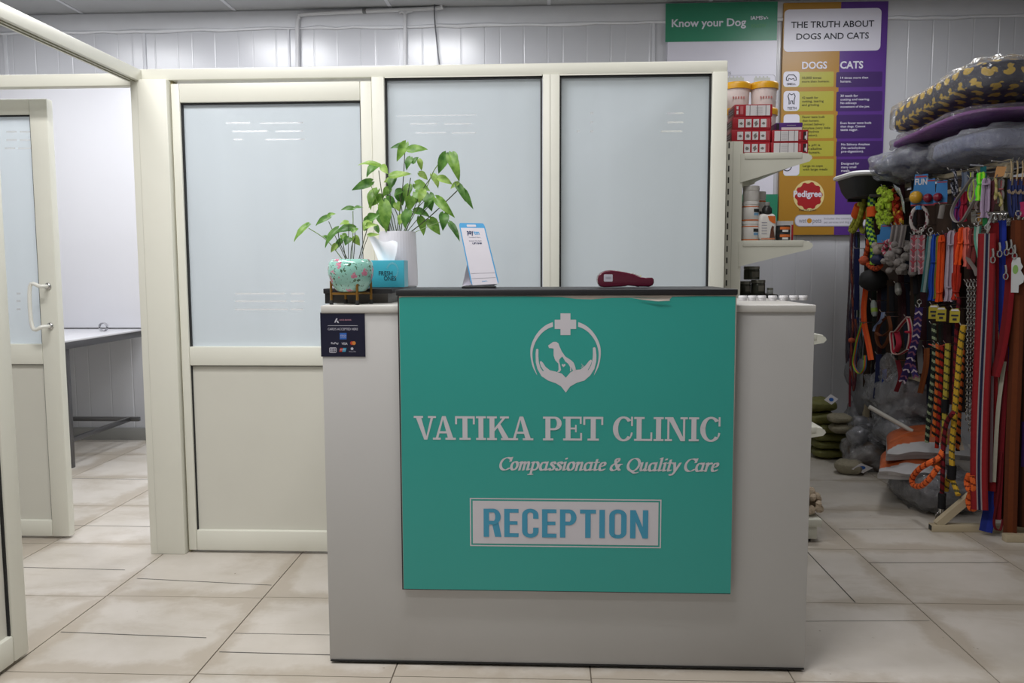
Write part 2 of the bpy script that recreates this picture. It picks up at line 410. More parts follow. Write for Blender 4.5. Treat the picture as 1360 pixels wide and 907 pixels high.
# partition of cream sections
def xat(px, py=420): return PY(px, py, YP).x
xp0, xp1 = xat(193), xat(239.5)
xd0, xdg0, xdg1, xd1 = xat(241.5), xat(252.5), xat(482, 250), xat(497, 250)
xm0, xw10, xw11, xm2a, xm2b = xat(497.5, 250), xat(514, 250), xat(720, 250), xat(721, 250), xat(743, 250)
xw21, xe1 = xat(942, 250), xat(962, 250)
ZB0, ZB1 = 2.045, 2.092                                   # head beam
p = MB()
p.box(xp0, xp1, YP-0.045, YP+0.06, 0, ZB0, cream, 0.004)
p.box(xp0+0.03, xp0+0.0325, YP-0.0462, YP-0.045, 0, ZB0, cream2)
p.box(xp0-0.02, xe1, YP-0.02, YP+0.06, ZB0, ZB1, cream, 0.004)       # head
p.box(-4.0, xp0, YP+0.0, YP+0.05, ZB0-0.015, ZB1-0.01, cream, 0.004)
p.box(xp1, xd0+0.001, YP-0.005, YP+0.04, 0.0, ZB0, dirtgap)
p.box(xm0, xw10, YP-0.03, YP+0.05, 0, ZB0, cream, 0.004)
p.box(xm2a, xm2b, YP-0.03, YP+0.05, 0, ZB0, cream, 0.004)
p.box(xm2a+.028, xm2a+.032, YP-0.0312, YP-0.029, 0.8, ZB0, cream2)
p.box(xw21, xe1, YP-0.03, YP+0.05, 0, ZB0, cream, 0.004)
p.box(xw10, xw21, YP-0.01, YP+0.04, 0.0, 0.10, cream, 0.004); p.box(xw10, xw21, YP-0.01, YP+0.04, 0.80, 0.88, cream, 0.004)
p.box(xw10, xw21, YP+0.008, YP+0.02, 0.10, 0.80, cream2)
p.box(xe1-0.045, xe1-0.005, YP+0.05, YW, 0.0, ZB1-0.01, cream2)      # return wall beside the shelf unit
tag(p.build('wall_partition'), 'cream aluminium partition framework behind the counter', 'partition', kind='structure')
# side partition: overhead beam running towards the viewer
s_ = MB()
A = PZ(200, 104, 2.07)
XB = -1.745
s_.box(XB-0.03, XB+0.03, -2.6, YP-0.02, ZB0-0.006, ZB1-0.004, cream, 0.004)
s_.box(XB+0.008, XB+0.014, -2.6, YP-0.045, ZB0-0.0085, ZB0-0.0055, M('beam_groove', '#7b7a66', .7)); s_.box(XB-0.012, XB-0.006, -2.6, YP-0.045, ZB0-0.0085, ZB0-0.0055, M('beam_groove', '#7b7a66', .7))
tag(s_.build('trim_7'), 'cream overhead beam running from the corner post', 'beam', kind='structure')

def cells(mb, x0, x1, z0, z1, y, holes, film, clear, axis='y', rnd=None):
    """pane cut into a grid so that the clear strips in the frosted film are their own faces"""
    X = sorted({x0, x1, *[h[0] for h in holes], *[h[1] for h in holes]}); Z = sorted({z0, z1, *[h[2] for h in holes], *[h[3] for h in holes]})
    for i in range(len(X)-1):
        for j in range(len(Z)-1):
            cx, cz = (X[i]+X[i+1])/2, (Z[j]+Z[j+1])/2
            m = clear if any(h[0] < cx < h[1] and h[2] < cz < h[3] for h in holes) else film
            pt = (lambda a, b: (a, y, b)) if axis == 'y' else (lambda a, b: (y, a, b))
            mb.poly([pt(X[i], Z[j]), pt(X[i+1], Z[j]), pt(X[i+1], Z[j+1]), pt(X[i], Z[j+1])], m)
def strips(rows, Y):
    out = []
    for a, b, yy in rows:
        P0, P1 = PY(a, yy+1.25, Y), PY(b, yy-1.25, Y); out.append((P0.x, P1.x, (P0.z), (P1.z)))
    return out
def zat(px, py, Y=YP): return PY(px, py, Y).z

# door_1 : closed door beside the corner post
zg1, zg0, zr, zl0 = zat(380, 136), zat(350, 460), zat(350, 485), zat(350, 703)
d = thing('door_1', 'cream closed door with frosted upper pane behind the potted plants', 'door', ((xd0+xd1)/2, YP, 0), kind='structure')
def frame_piece(mb, x0, x1, z0, z1, y0=YP-0.022, y1=YP+0.03): mb.box(x0, x1, y0, y1, z0, z1, cream, 0.005)
m_ = MB()
frame_piece(m_, xd0, xdg0, 0.012, ZB0-0.015); frame_piece(m_, xdg1, xd1, 0.012, ZB0-0.015)
frame_piece(m_, xdg0, xdg1, zg1, ZB0-0.015); frame_piece(m_, xdg0, xdg1, zr, zg0); frame_piece(m_, xdg0, xdg1, 0.012, zl0)
m_.build('door_frame', d)
g = MB()
for a, b, c1, c2 in ((xdg0, xdg0+.005, zg0, zg1), (xdg1-.004, xdg1, zg0, zg1), (xdg0, xdg1, zg1-.006, zg1), (xdg0, xdg0+.005, zl0, zr), (xdg0, xdg1, zr-.003, zr)): g.box(a, b, YP-.012, YP+.01, c1, c2, gasket)
g.build('gasket', d)
g = MB(); cells(g, xdg0, xdg1, zg0, zg1, YP+.004, strips([(300, 332, 163), (345, 402, 163), (308, 355, 174), (366, 402, 174), (310, 322, 185), (352, 405, 185), (312, 378, 390), (386, 404, 390), (312, 380, 400), (386, 404, 400), (312, 382, 411), (386, 402, 411)], YP), glass_f, glass_c); g.build('frosted_pane', d, smooth=0)
g = MB(); g.box(xdg0+.004, xdg1-.004, YP-.004, YP+.008, zl0, zr, cream2); g.build('lower_panel', d)
# windows 1 and 2 : fixed frosted panes
ztop = zat(620, 103)
for nm, a, b, lab, st in (('window_1', xw10, xw11, 'frosted fixed pane behind the taller plant', [(527, 632, 153), (545, 580, 164), (590, 625, 164), (552, 592, 176), (600, 632, 176)]),
                          ('window_2', xm2b, xw21, 'frosted fixed pane behind the card reader', [(886, 908, 150), (784, 788, 150), (886, 908, 162), (784, 788, 162), (878, 906, 174), (784, 788, 174), (766, 770, 174)])):
    d = thing(nm, lab, 'window', ((a+b)/2, YP, 0.88), kind='structure')
    g = MB()
    for q in ((a, a+.007, .88, ztop), (b-.007, b, .88, ztop), (a, b, ztop-.008, ztop)): g.box(q[0], q[1], YP-.012, YP+.012, q[2], q[3], gasket)
    g.build('gasket', d)
    g = MB(); g.box(a, b, YP-.02, YP+.03, ztop, ZB0, cream, .004); g.box(a, b, YP-.02, YP+.03, .87, .9, cream, .004); g.build('window_frame', d)
    g = MB(); cells(g, a, b, .88, ztop, YP+.006, strips(st, YP), glass_f, glass_c); g.build('frosted_pane', d, smooth=0)

# door_2 : open door leaf at the far left, in the line of the partition
YD = 3.60
def dx(px, py=420): return PY(px, py, YD).x
e1 = (PY(77, 420, YD).x); gx = PY(53.5, 420, YD).x; e0 = e1-0.92
gz1, gz0, rz1, lz0 = PY(45, 152, YD).z, PY(45, 457, YD).z, PY(45, 484, YD).z, PY(45, 691, YD).z
d = thing('door_2', 'cream open door leaf with frosted pane and white handle', 'door', ((e0+e1)/2, YD, 0), kind='structure')
m_ = MB(); fp = lambda x0, x1, z0, z1: m_.box(x0, x1, YD, YD+0.045, z0, z1, cream, 0.005)
fp(gx, e1, .012, 2.01); fp(e0, e0+(e1-gx), .012, 2.01); x0, x1 = e0+(e1-gx), gx
fp(x0, x1, gz1, 2.01); fp(x0, x1, rz1, gz0); fp(x0, x1, .012, lz0); m_.build('door_frame', d)
g = MB(); cells(g, x0, x1, gz0, gz1, YD+.022, strips([(4, 18, 174), (22, 43, 174), (4, 18, 185), (22, 43, 185), (2, 16, 196), (20, 43, 196), (18, 23, 390), (18, 23, 400), (18, 23, 411)], YD), glass_f, glass_c); g.build('frosted_pane', d, smooth=0)
g = MB(); g.box(x0, x1, YD+.016, YD+.028, lz0, rz1, cream2); g.build('lower_panel', d)
g = MB()
for q in ((x1-.005, x1, gz0, gz1), (x0, x1, gz1-.006, gz1), (x0, x1, rz1-.003, rz1), (x1-.004, x1, lz0, rz1)): g.box(q[0], q[1], YD+.008, YD+.018, q[2], q[3], gasket)
g.build('gasket', d)
ha, hb = PY(60, 380, YD), PY(62, 433, YD); hx = (gx+e1)/2+.004
hm = M('white_handle', '#e4e4de', .3)
h = MB(); h.tube(smooth_path([(hx, YD, ha.z), (hx-.006, YD-.05, ha.z), (hx-.05, YD-.055, ha.z), (hx-.05, YD-.055, hb.z), (hx-.006, YD-.05, hb.z), (hx, YD, hb.z)], 5), .0085, hm, 8)
h.ball((hx, YD-.004, ha.z), .016, chrome, sy=.5); h.ball((hx, YD-.004, hb.z), .016, chrome, sy=.5); h.build('door_handle', d)

# door_3 : leaf of the side partition next to the viewer
XD = -1.69; ye1 = 2.475
d = thing('door_3', 'cream door of the side partition, only its edge in view', 'door', (XD, 2.0, 0), kind='structure')
ye0 = ye1-0.95; st = .072
m_ = MB(); fp = lambda y0, y1, z0, z1: m_.box(XD-.05, XD, y0, y1, z0, z1, cream, 0.006)
fp(ye1-st, ye1, .012, 2.03); fp(ye0, ye0+st, .012, 2.03)
for z0, z1 in ((.012, .10), (.83, .90), (1.96, 2.03)): fp(ye0+st, ye1-st, z0, z1)
m_.build('door_frame', d)
g = MB(); cells(g, ye0+st, ye1-st, .90, 1.96, XD-.02, [], glass_f, glass_c, axis='x'); g.build('frosted_pane', d, smooth=0)
g = MB(); g.box(XD-.026, XD-.016, ye0+st, ye1-st, .1, .83, cream2); g.build('lower_panel', d)
g = MB()
for q in ((ye1-st-.006, ye1-st, .1, .83), (ye1-st-.006, ye1-st, .9, 1.96)): g.box(XD-.016, XD-.008, q[0], q[1], q[2], q[3], gasket)
g.build('gasket', d)

# ------------------------------------------------------------------ pipes and cable on the back wall
pvc = M('white_conduit', '#c9c9cd', .4, noise=.03); darkcap = M('conduit_coupling', '#6a6a6c', .5)
def W(px, py, off=.03): return PY(px, py, YW-off)
t = thing('conduit_pipe', 'thin white conduit pipes along the top of the back wall', 'pipe', W(500, 12))
g = MB(); g.tube(smooth_path([W(395, 105), W(395, 34), W(397, 24), W(404, 19), W(480, 15), W(578, 11), W(586, 7), W(588, -4)], 5), .014, pvc, 8); g.build('pipe', t)
g = MB(); g.tube(smooth_path([W(538, 105), W(538, 24), W(538, 14)], 4), .013, pvc, 8); g.tube([W(530, 17), W(534, 15), W(538, 18), W(542, 15), W(548, 14)], .012, pvc, 8); g.build('pipe', t)
for a in ((484, 14.5), (586, 4)):
    g = MB(); q = W(*a); g.tube([q+Vector((-.012, 0, 0)), q+Vector((.012, 0, 0))], .018, darkcap, 8); g.build('coupling', t)
g = MB(); g.tube(smooth_path([W(577, -6, .05), W(577, 20, .05), W(579, 45, .05), W(585, 100, .05)], 5), .0045, M('grey_cable', '#55555c', .5), 6)
tag(g.build('cable'), 'thin dark cable hanging down the back wall', 'cable')

# ------------------------------------------------------------------ steel table behind the open doorway
steel = M('table_steel', '#6a6a6c', .3, .85, noise=.05); tabletop_m = M('table_top_white', '#d5d5da', .3, noise=.02)
TX, TZ = -2.935, 0.822
t = thing('steel_table', 'steel framed examination table against the white wall lining', 'table', (-3.2, 5.25, 0))
g = MB(); g.box(-3.75, TX, 4.78, YW-.031, TZ-.012, TZ, tabletop_m, .003); g.build('tabletop', t)
g = MB(); g.box(-3.72, TX-.004, 4.80, YW-.06, TZ-.055, TZ-.012, steel, .003); g.build('apron', t)
for x, y in ((TX-.095, 4.94), (-3.68, 4.97), (-3.68, 5.68)):
    g = MB(); g.box(x-.019, x+.019, y-.019, y+.019, 0, TZ-.05, steel, .003); g.build('leg', t)
g = MB(); g.box(TX-.109, TX-.081, 4.94, 5.68, .16, .19, steel, .003); g.box(-3.68, TX-.02, 5.665, 5.695, .16, .19, steel, .003); g.build('stretcher', t)
r_ = PY(137, 430, 5.55); g = MB(); g.tube([(r_.x+.028*math.cos(a*PI/8), 5.55+.0*a, TZ+.03+.028*math.sin(a*PI/8)) for a in range(16)], .006, M('tape_grey', '#9a9aa0', .3), 8, closed=True, flat=2.5, side=(0, 0, 1))
tag(g.build('tape_roll'), 'small grey tape roll standing on the table', 'tape roll')

# ================================================================== RECEPTION COUNTER
lam = M('counter_laminate', '#b9b8b7', .38, noise=.025, nscale=3)
lamtop = M('counter_top_laminate', '#c6c4c0', .35, noise=.02)
edge_shade = M('counter_edge_shadow', '#8f8a84', .5)
blk = M('black_laminate', '#1d1d21', .45, noise=.1)
teal = M('teal_vinyl', '#2f9a91', .32, noise=.035, nscale=2.5)
paper_w = M('sign_white', '#cfcdd3', .4, noise=.02)
ZT = 1.139; Y0 = 2.46
cx0, cx1 = -0.697, 0.795
t = thing('reception_counter', 'white reception counter with teal clinic sign and black ledge', 'counter', (0.05, 2.75, 0))
g = MB()
g.box(cx0+.001, cx1-.002, Y0, Y0+.02, .012, ZT-.022, lam, .002)
g.box(cx0+.001, cx0+.026, Y0+.02, 3.02, .012, ZT-.022, lam, .002); g.box(cx1-.026, cx1-.002, Y0+.02, 3.02, .012, ZT-.022, lam, .002)
g.box(cx0+.026, cx1-.026, 2.98, 3.0, .012, ZT-.4, lam, .002); g.box(cx0+.026, cx1-.026, Y0+.02, 2.98, .70, .72, lam)
g.build('cabinet', t)
for x in (cx0+.03, -.2, .35, cx1-.06):
    for y in (Y0+.03, 2.94): g = MB(); g.box(x, x+.03, y, y+.03, 0, .012, gasket, .002); g.build('foot_pad', t)
g = MB(); g.box(cx0, cx1, Y0-.004, 3.03, ZT-.022, ZT, lamtop, .003); g.build('countertop', t)
g = MB(); g.box(cx0+.002, cx1-.002, Y0-.004, Y0+.002, ZT-.0235, ZT-.0215, edge_shade); g.build('edge_shadow_strip', t); g = MB(); g.box(cx0+.004, cx1-.004, Y0-.003, 3.0, .008, .0125, gasket); g.build('plinth_shadow_strip', t)  # dark strips painted as shadow gaps below the top and at the plinth
# raised ledge over the sign
YS = 2.425
sl, sr = PY(528, 560, YS).x, PY(976, 560, YS).x
sl, sr = (PY(526, 395, YS).x+PY(536, 785, YS).x)/2, (PY(978, 395, YS).x+PY(971, 785, YS).x)/2
zs0, zs1 = PY(750, 785, YS).z, PY(750, 393, YS).z
zk = PY(750, 384.5, YS).z
g = MB(); g.box(sl-.004, sr+.002, YS-.004, 2.80, zs1+.002, zk, blk, .002); g.box(sl+.01, sr-.01, Y0+.002, 2.78, ZT, zs1+.002, lam); g.build('raised_ledge', t)
g = MB(); g.box(sl, sr, YS+.002, Y0, zs0-.003, zs1+.002, blk); sgn = g.build('sign_board', t)
# teal skin with a torn upper edge that shows the pale board
def sf(x, y): return Vector((x, YS, y))
def sp(px, py): q = PY(px, py, YS); return (q.x, q.z)
g = MB()
flat(g, [(sl+.004, zs0), (sr, zs0), (sr, zs1+.001), (sl+.004, zs1+.001)], M('torn_board', '#b9b0a8', .7, noise=.15, nscale=40), lambda x, y: Vector((x, YS+.0012, y)))
top = [sp(977, 393.5), sp(930, 393.2), sp(893, 394), sp(889, 398), sp(868, 396.6), sp(845, 395.4), sp(812, 395.6), sp(785, 397.5), sp(765, 397), sp(745, 394.6), sp(700, 393.5), sp(640, 393.8), sp(534, 394.5), sp(530, 396)]
flat(g, [(sl+.005, zs0), (sr, zs0)]+[(min(max(a, sl+.005), sr), b) for a, b in top], teal, sf)
tv = g.build('sign_skin', sgn, smooth=0)
g = MB()    # curled flap of torn vinyl
flp = [sp(838, 395.5), sp(889, 397.5), sp(889, 399.3), sp(874, 400), sp(850, 397.6)]
g.poly([Vector((a, YS-.004-.004*(i in (1, 2, 3)), b)) for i, (a, b) in enumerate(flp)], M('torn_board', '#b9b0a8', .7)); g.build('torn_flap', sgn, smooth=0)

sign_w = M('sign_lettering_white', '#c9c6cd', .4, noise=.02)
LY = YS-.0006
_lay = [0]
def lf(x, y): return Vector((x, LY, y))
def lfz():
    _lay[0] = (_lay[0]+1) % 40; d_ = _lay[0]*2.5e-5
    return lambda x, y: Vector((x, LY-d_, y))
# -- slab serif capitals, hand drawn in units of the cap height
def slab_letter(ch):
    Q = []
    R = lambda x0, x1, y0, y1: Q.append([(x0, y0), (x1, y0), (x1, y1), (x0, y1)])
    def ring(cx, cy, ro, rio, a0, a1, n=18):
        o = ell(cx, cy, *ro, a0, a1, n); i = ell(cx, cy, *rio, a0, a1, n)
        for k in range(n): Q.append([o[k], o[k+1], i[k+1], i[k]])
    if ch == 'V': Q += [[(.09, .95), (.33, .95), (.60, 0), (.46, 0)], [(.77, .95), (.88, .95), (.60, 0), (.52, 0)]]; R(0, .42, .915, 1); R(.64, 1.0, .915, 1); w = 1.0
    if ch == 'A': Q += [[(.12, .05), (.23, .05), (.50, 1), (.42, 1)], [(.42, 1), (.58, 1), (.92, .05), (.68, .05)]]; R(.25, .74, .27, .36); R(0, .35, 0, .085); R(.56, 1.03, 0, .085); w = 1.03
    if ch == 'T': R(.33, .55, 0, 1); R(0, .88, .905, 1); R(0, .085, .66, 1); R(.795, .88, .66, 1); R(.19, .69, 0, .085); w = .88
    if ch == 'I': R(.11, .33, 0, 1); R(0, .44, .915, 1); R(0, .44, 0, .085); w = .44
    if ch == 'K': R(.11, .33, 0, 1); R(0, .44, .915, 1); R(0, .44, 0, .085); Q += [[(.33, .36), (.33, .50), (.72, .95), (.84, .95)], [(.44, .58), (.58, .70), (.98, .05), (.72, .05)]]; R(.58, .98, .915, 1); R(.62, 1.04, 0, .085); w = 1.04
    if ch == 'P': R(.11, .33, 0, 1); R(0, .46, 0, .085); R(0, .5, .915, 1); R(.33, .5, .43, .515); ring(.5, .715, (.33, .285), (.12, .2), -90, 90); w = .84
    if ch == 'E': R(.11, .33, 0, 1); R(0, .82, .915, 1); R(0, .84, 0, .085); R(.33, .58, .465, .545); R(.53, .60, .35, .66); R(.74, .82, .70, 1); R(.76, .84, 0, .32); w = .84
    if ch == 'C': ring(.47, .5, (.47, .525), (.24, .44), 42, 318, 26); R(.80, .88, .62, 1.01); Q += [[(.80, .36), (.88, .34), (.84, .20), (.74, .12)]]; w = .88
    if ch == 'L': R(.11, .33, 0, 1); R(0, .46, .915, 1); R(0, .80, 0, .085); R(.72, .80, 0, .36); w = .80
    if ch == 'N': R(.11, .20, 0, 1); R(.80, .89, 0, 1); Q += [[(.11, 1), (.36, 1), (.89, 0), (.70, 0)]]; R(0, .33, .915, 1); R(0, .32, 0, .085); R(.68, 1.0, .915, 1); w = 1.0
    return Q, w
def slab_text(mb, s, x0, x1, y0, y1, mat, gap=.055, sp_=.32):
    kern = {'VA': -.20, 'AT': -.08, 'KA': -.06}; tot = sum((sp_ if c_ == ' ' else slab_letter(c_)[1]) for c_ in s)+gap*(len(s)-1)+sum(kern.get(s[i:i+2], 0) for i in range(len(s))); k = (x1-x0)/tot; h = y1-y0; x = 0
    for i_, c_ in enumerate(s):
        if c_ == ' ': x += sp_+gap; continue
        Q, w_ = slab_letter(c_)
        for q in Q: mb.add([([(x0+(x+a)*k, y0+b*h) for a, b in q], [tuple(range(len(q)))])], mat, lfz())
        x += w_+gap+kern.get(s[i_:i_+2], 0)
g = MB(); a, b = sp(550, 584), sp(957, 551.5); slab_text(g, 'VATIKA PET CLINIC', a[0], b[0], sp(700, 584.5)[1], sp(700, 553)[1], sign_w)
g.build('clinic_name', sgn, smooth=0)
# -- tagline: italic broad-nib script, strokes swept by a slanted nib
A_ = lambda cx, cy, rx, ry, a0, a1, n=16: [(cx+rx*math.cos(math.radians(a0+(a1-a0)*i/n)), cy+ry*math.sin(math.radians(a0+(a1-a0)*i/n))) for i in range(n+1)]
def crv(*p): return [(v.x, v.y) for v in smooth_path([(a, b, 0) for a, b in p], 5)]
GL = {
 'o': ([A_(.38, .48, .30, .47, 0, 360, 22)], .86),
 'a': ([A_(.36, .46, .29, .46, 50, 320, 18), [(.68, .95), (.68, .12)], crv((.68, .12), (.76, .02), (.90, .12))], .96),
 'm': ([[(.02, .84), (.14, .95)], [(.14, .95), (.14, 0)], crv((.14, .55), (.30, .90), (.48, .90), (.54, .7)), [(.54, .7), (.54, 0)], crv((.54, .55), (.70, .90), (.88, .90), (.95, .7)), [(.95, .7), (.95, .1)], crv((.95, .1), (1.02, .02), (1.14, .12))], 1.24),
 'n': ([[(.02, .84), (.14, .95)], [(.14, .95), (.14, 0)], crv((.14, .55), (.32, .90), (.52, .90), (.58, .7)), [(.58, .7), (.58, .1)], crv((.58, .1), (.65, .02), (.77, .12))], .88),
 'p': ([[(.02, .84), (.16, .95)], [(.16, .95), (.16, -.46)], [(-.04, -.47), (.32, -.47)], A_(.42, .48, .30, .46, -120, 150, 16)], .90),
 's': ([crv((.56, .74), (.44, .93), (.24, .92), (.16, .72), (.36, .52), (.54, .32), (.46, .06), (.22, .03), (.08, .22))], .70),
 'i': ([[(.04, .84), (.17, .95)], [(.17, .95), (.17, .1)], crv((.17, .1), (.24, .02), (.36, .12)), [(.17, 1.27), (.19, 1.38)]], .46),
 't': ([[(.18, 1.25), (.18, .15)], crv((.18, .15), (.28, .02), (.42, .12)), [(.0, .92), (.42, .92)]], .52),
 'e': ([crv((.12, .46), (.44, .52), (.60, .72), (.48, .93), (.26, .88), (.12, .52), (.18, .12), (.42, .02), (.64, .18))], .76),
 'C': ([A_(.64, .70, .56, .70, 48, 318, 24), [(1.06, 1.42), (1.02, .98)]], 1.16),
 '&': ([crv((1.04, .06), (.72, .40), (.44, .92), (.40, 1.22), (.58, 1.40), (.74, 1.22), (.58, .94), (.20, .62), (.12, .26), (.36, .02), (.70, .18), (.92, .68)), [(.80, .72), (1.08, .72)]], 1.26),
 'Q': ([A_(.66, .70, .56, .70, 0, 360, 28), crv((.46, .06), (.74, -.12), (1.0, -.24), (1.24, -.16))], 1.36),
 'u': ([[(.0, .84), (.12, .95)], [(.12, .95), (.12, .3)], crv((.12, .3), (.22, .04), (.42, .08), (.58, .34)), [(.58, .95), (.58, .12)], crv((.58, .12), (.65, .02), (.77, .12))], .88),
 'l': ([[(.04, 1.38), (.18, 1.48)], [(.18, 1.48), (.18, .1)], crv((.18, .1), (.25, .02), (.37, .12))], .46),
 'y': ([[(.0, .84), (.12, .95)], [(.12, .95), (.34, .06)], crv((.70, .92), (.52, .40), (.30, -.18), (.12, -.44), (-.06, -.36))], .80),
 'r': ([[(.02, .84), (.14, .95)], [(.14, .95), (.14, 0)], crv((.14, .5), (.30, .86), (.44, .94), (.54, .84))], .60)}
def nib_text(mb, s, x0, x1, ybase, xh, mat, slant=.26, nib=(.118, .034), space=.42):
    tot = sum(space if c_ == ' ' else GL[c_][1] for c_ in s); k = (x1-x0)/tot; x = 0
    nx, ny = nib
    for c_ in s:
        if c_ == ' ': x += space; continue
        st_, ad = GL[c_]
        for pl in st_:
            for i in range(len(pl)-1):
                P0, P1 = pl[i], pl[i+1]
                pts = [(q[0]+sx*nx, q[1]+sx*ny*.8+sy*ny*1.2) for q in (P0, P1) for sx in (-1, 1) for sy in (-1, 1)]
                pts = sorted(set(pts)); cr = lambda o, a_, b_: (a_[0]-o[0])*(b_[1]-o[1])-(a_[1]-o[1])*(b_[0]-o[0])
                lo = []
                for q in pts:
                    while len(lo) >= 2 and cr(lo[-2], lo[-1], q) <= 0: lo.pop()
                    lo.append(q)
                up = []
                for q in reversed(pts):
                    while len(up) >= 2 and cr(up[-2], up[-1], q) <= 0: up.pop()
                    up.append(q)
                hull = lo[:-1]+up[:-1]
                mb.add([([(x0+(x+a_)*k+b_*xh*slant, ybase+b_*xh) for a_, b_ in hull], [tuple(range(len(hull)))])], mat, lfz())
        x += ad
g = MB(); a, b = sp(662, 625), sp(953, 625); zb = sp(808, 625)[1]; nib_text(g, 'Compassionate & Quality Care', a[0], b[0], zb, sp(808, 613.2)[1]-zb, sign_w)
g.build('tagline', sgn, smooth=0)
# -- reception plate
def block_text(mb, word, mat, x0, x1, y0, y1, gap=.10):
    # condensed grotesque capitals, unit height, stroke .2 / .15
    W_ = {'R': .50, 'E': .42, 'C': .48, 'P': .48, 'T': .46, 'I': .185, 'O': .50, 'N': .52}
    def shapes(c_):
        s_, h_, w_ = .158, .125, W_[c_]; Q = []
        R = lambda a, b, c, d: Q.append([(a, c), (b, c), (b, d), (a, d)])
        def ringp(o, i):
            n = len(o)
            for k in range(n-1): Q.append([o[k], o[k+1], i[k+1], i[k]])
        if c_ in 'RPENI': R(0, s_, 0, 1)
        if c_ == 'E': R(s_, w_, 0, h_+.01); R(s_, w_, 1-h_-.01, 1); R(s_, w_-.03, .44, .44+h_)
        if c_ == 'T': R(0, w_, 1-h_-.01, 1); R(w_/2-s_/2, w_/2+s_/2, 0, 1-h_)
        if c_ == 'N': R(w_-s_, w_, 0, 1); Q.append([(s_*.55, 1), (s_, 1), (w_-s_*.55, 0), (w_-s_, 0)]); Q.append([(0.02, 1), (s_, 1), (w_-.02, 0), (w_-s_, 0)])
        if c_ in 'RP':
            o = ell(w_-.21, .72, .21, .28, 90, -90, 12); i = ell(w_-.21, .72, .05, .15, 90, -90, 12)
            o = [(s_, 1)]+o+[(s_, .44)]; i = [(s_, .87)]+i+[(s_, .57)]; ringp(o, i)
        if c_ == 'R': Q.append([(w_-.26, .50), (w_-.06, .50), (w_+.02, 0), (w_-.17, 0)])
        if c_ in 'OC':
            o = rrect(0, w_, -.015, 1.015, .235, 7); i = rrect(s_, w_-s_, .12, .88, .07, 7)
            o.append(o[0]); i.append(i[0])
            if c_ == 'O': ringp(o, i)
            else:
                def cutc(pts, yl, yh, xx): return [p_ for p_ in pts[:-1]]
                m_ = len(o)-1
                # start at the upper right corner, go round over the left to the lower right
                ringp([(w_, .66)]+o[0:m_]+[(w_, .34)], [(w_-s_, .66)]+i[0:m_]+[(w_-s_, .34)])
        return Q
    tot = sum(W_[c_] for c_ in word)+gap*(len(word)-1); k = (x1-x0)/tot; x = 0
    for c_ in word:
        for q in shapes(c_):
            _lay[0] = (_lay[0]+1) % 40; d_ = .0006+_lay[0]*2.5e-5
            mb.add([([(x0+(x+a)*k, y0+b*(y1-y0)) for a, b in q], [tuple(range(len(q)))])], mat, lambda u_, v_: Vector((u_, LY-d_, v_)))
        x += W_[c_]+gap
g = MB()
P0, P1 = sp(624.5, 725), sp(878.5, 663.5)
def frame_flat(mb, x0, x1, y0, y1, w_, mat, fn):
    for q in ((x0, x1, y0, y0+w_), (x0, x1, y1-w_, y1), (x0, x0+w_, y0+w_, y1-w_), (x1-w_, x1, y0+w_, y1-w_)): mb.add([([(q[0], q[2]), (q[1], q[2]), (q[1], q[3]), (q[0], q[3])], [(0, 1, 2, 3)])], mat, fn)
px_ = .00225
frame_flat(g, P0[0], P1[0], P0[1], P1[1], 1.6*px_, sign_w, lf)
g.add([([(P0[0]+3.8*px_, P0[1]+3.8*px_), (P1[0]-3.8*px_, P0[1]+3.8*px_), (P1[0]-3.8*px_, P1[1]-3.8*px_), (P0[0]+3.8*px_, P1[1]-3.8*px_)], [(0, 1, 2, 3)])], sign_w, lf)
blue_l = M('reception_blue', '#3f93b4', .4, noise=.02)
q0, q1 = sp(642.5, 712.5), sp(861, 677.5)
lf2 = lambda x, y: Vector((x, LY-.0005, y))
block_text(g, 'RECEPTION', blue_l, q0[0], q1[0], q0[1], q1[1])
g.build('reception_plate', sgn, smooth=0)
# -- emblem: cross, two arcs, cupped hands, sitting dog with a cat cut out of it
def zz(x, y): return sp(695+x*110/868, 410+y*115/907)
def zl(pts): return [zz(*p_) for p_ in pts]
g = MB()
flat(g, zl([(390, 48), (494, 48), (494, 115), (554, 115), (554, 212), (494, 212), (494, 276), (390, 276), (390, 212), (329, 212), (329, 115), (390, 115)]), sign_w, lf)
def arcband(side):
    out_ = smooth_path([(q[0], q[1], 0) for q in ((310, 140), (240, 170), (172, 225), (118, 300), (84, 380), (74, 450), (80, 530), (102, 615), (147, 702))], 4)
    in_ = smooth_path([(q[0], q[1], 0) for q in ((141, 680), (114, 600), (99, 530), (97, 455), (115, 380), (150, 310), (203, 247), (260, 208), (312, 188))], 4)
    pts = [(v.x, v.y) for v in out_+in_]
    if side > 0: pts = [(886-x, y) for x, y in pts]
    flat(g, zl(pts), sign_w, lf)
arcband(-1); arcband(1)
handL = [(148, 418), (134, 425), (129, 470), (131, 560), (148, 630), (190, 705), (260, 752), (340, 780), (395, 812), (446, 878), (446, 722), (405, 680), (340, 658), (280, 645), (235, 610), (205, 565), (186, 547), (172, 556), (182, 600), (215, 650), (205, 655), (178, 615), (163, 560), (158, 500), (159, 428)]
handR = [(742, 402), (729, 410), (730, 470), (727, 520), (712, 590), (680, 645), (676, 640), (705, 590), (720, 545), (710, 532), (690, 545), (650, 595), (600, 635), (545, 640), (495, 665), (446, 722), (446, 878), (490, 815), (560, 775), (640, 752), (700, 700), (745, 630), (765, 550), (766, 480), (757, 408)]
flat(g, zl(handL), sign_w, lf); flat(g, zl(handR), sign_w, lf)
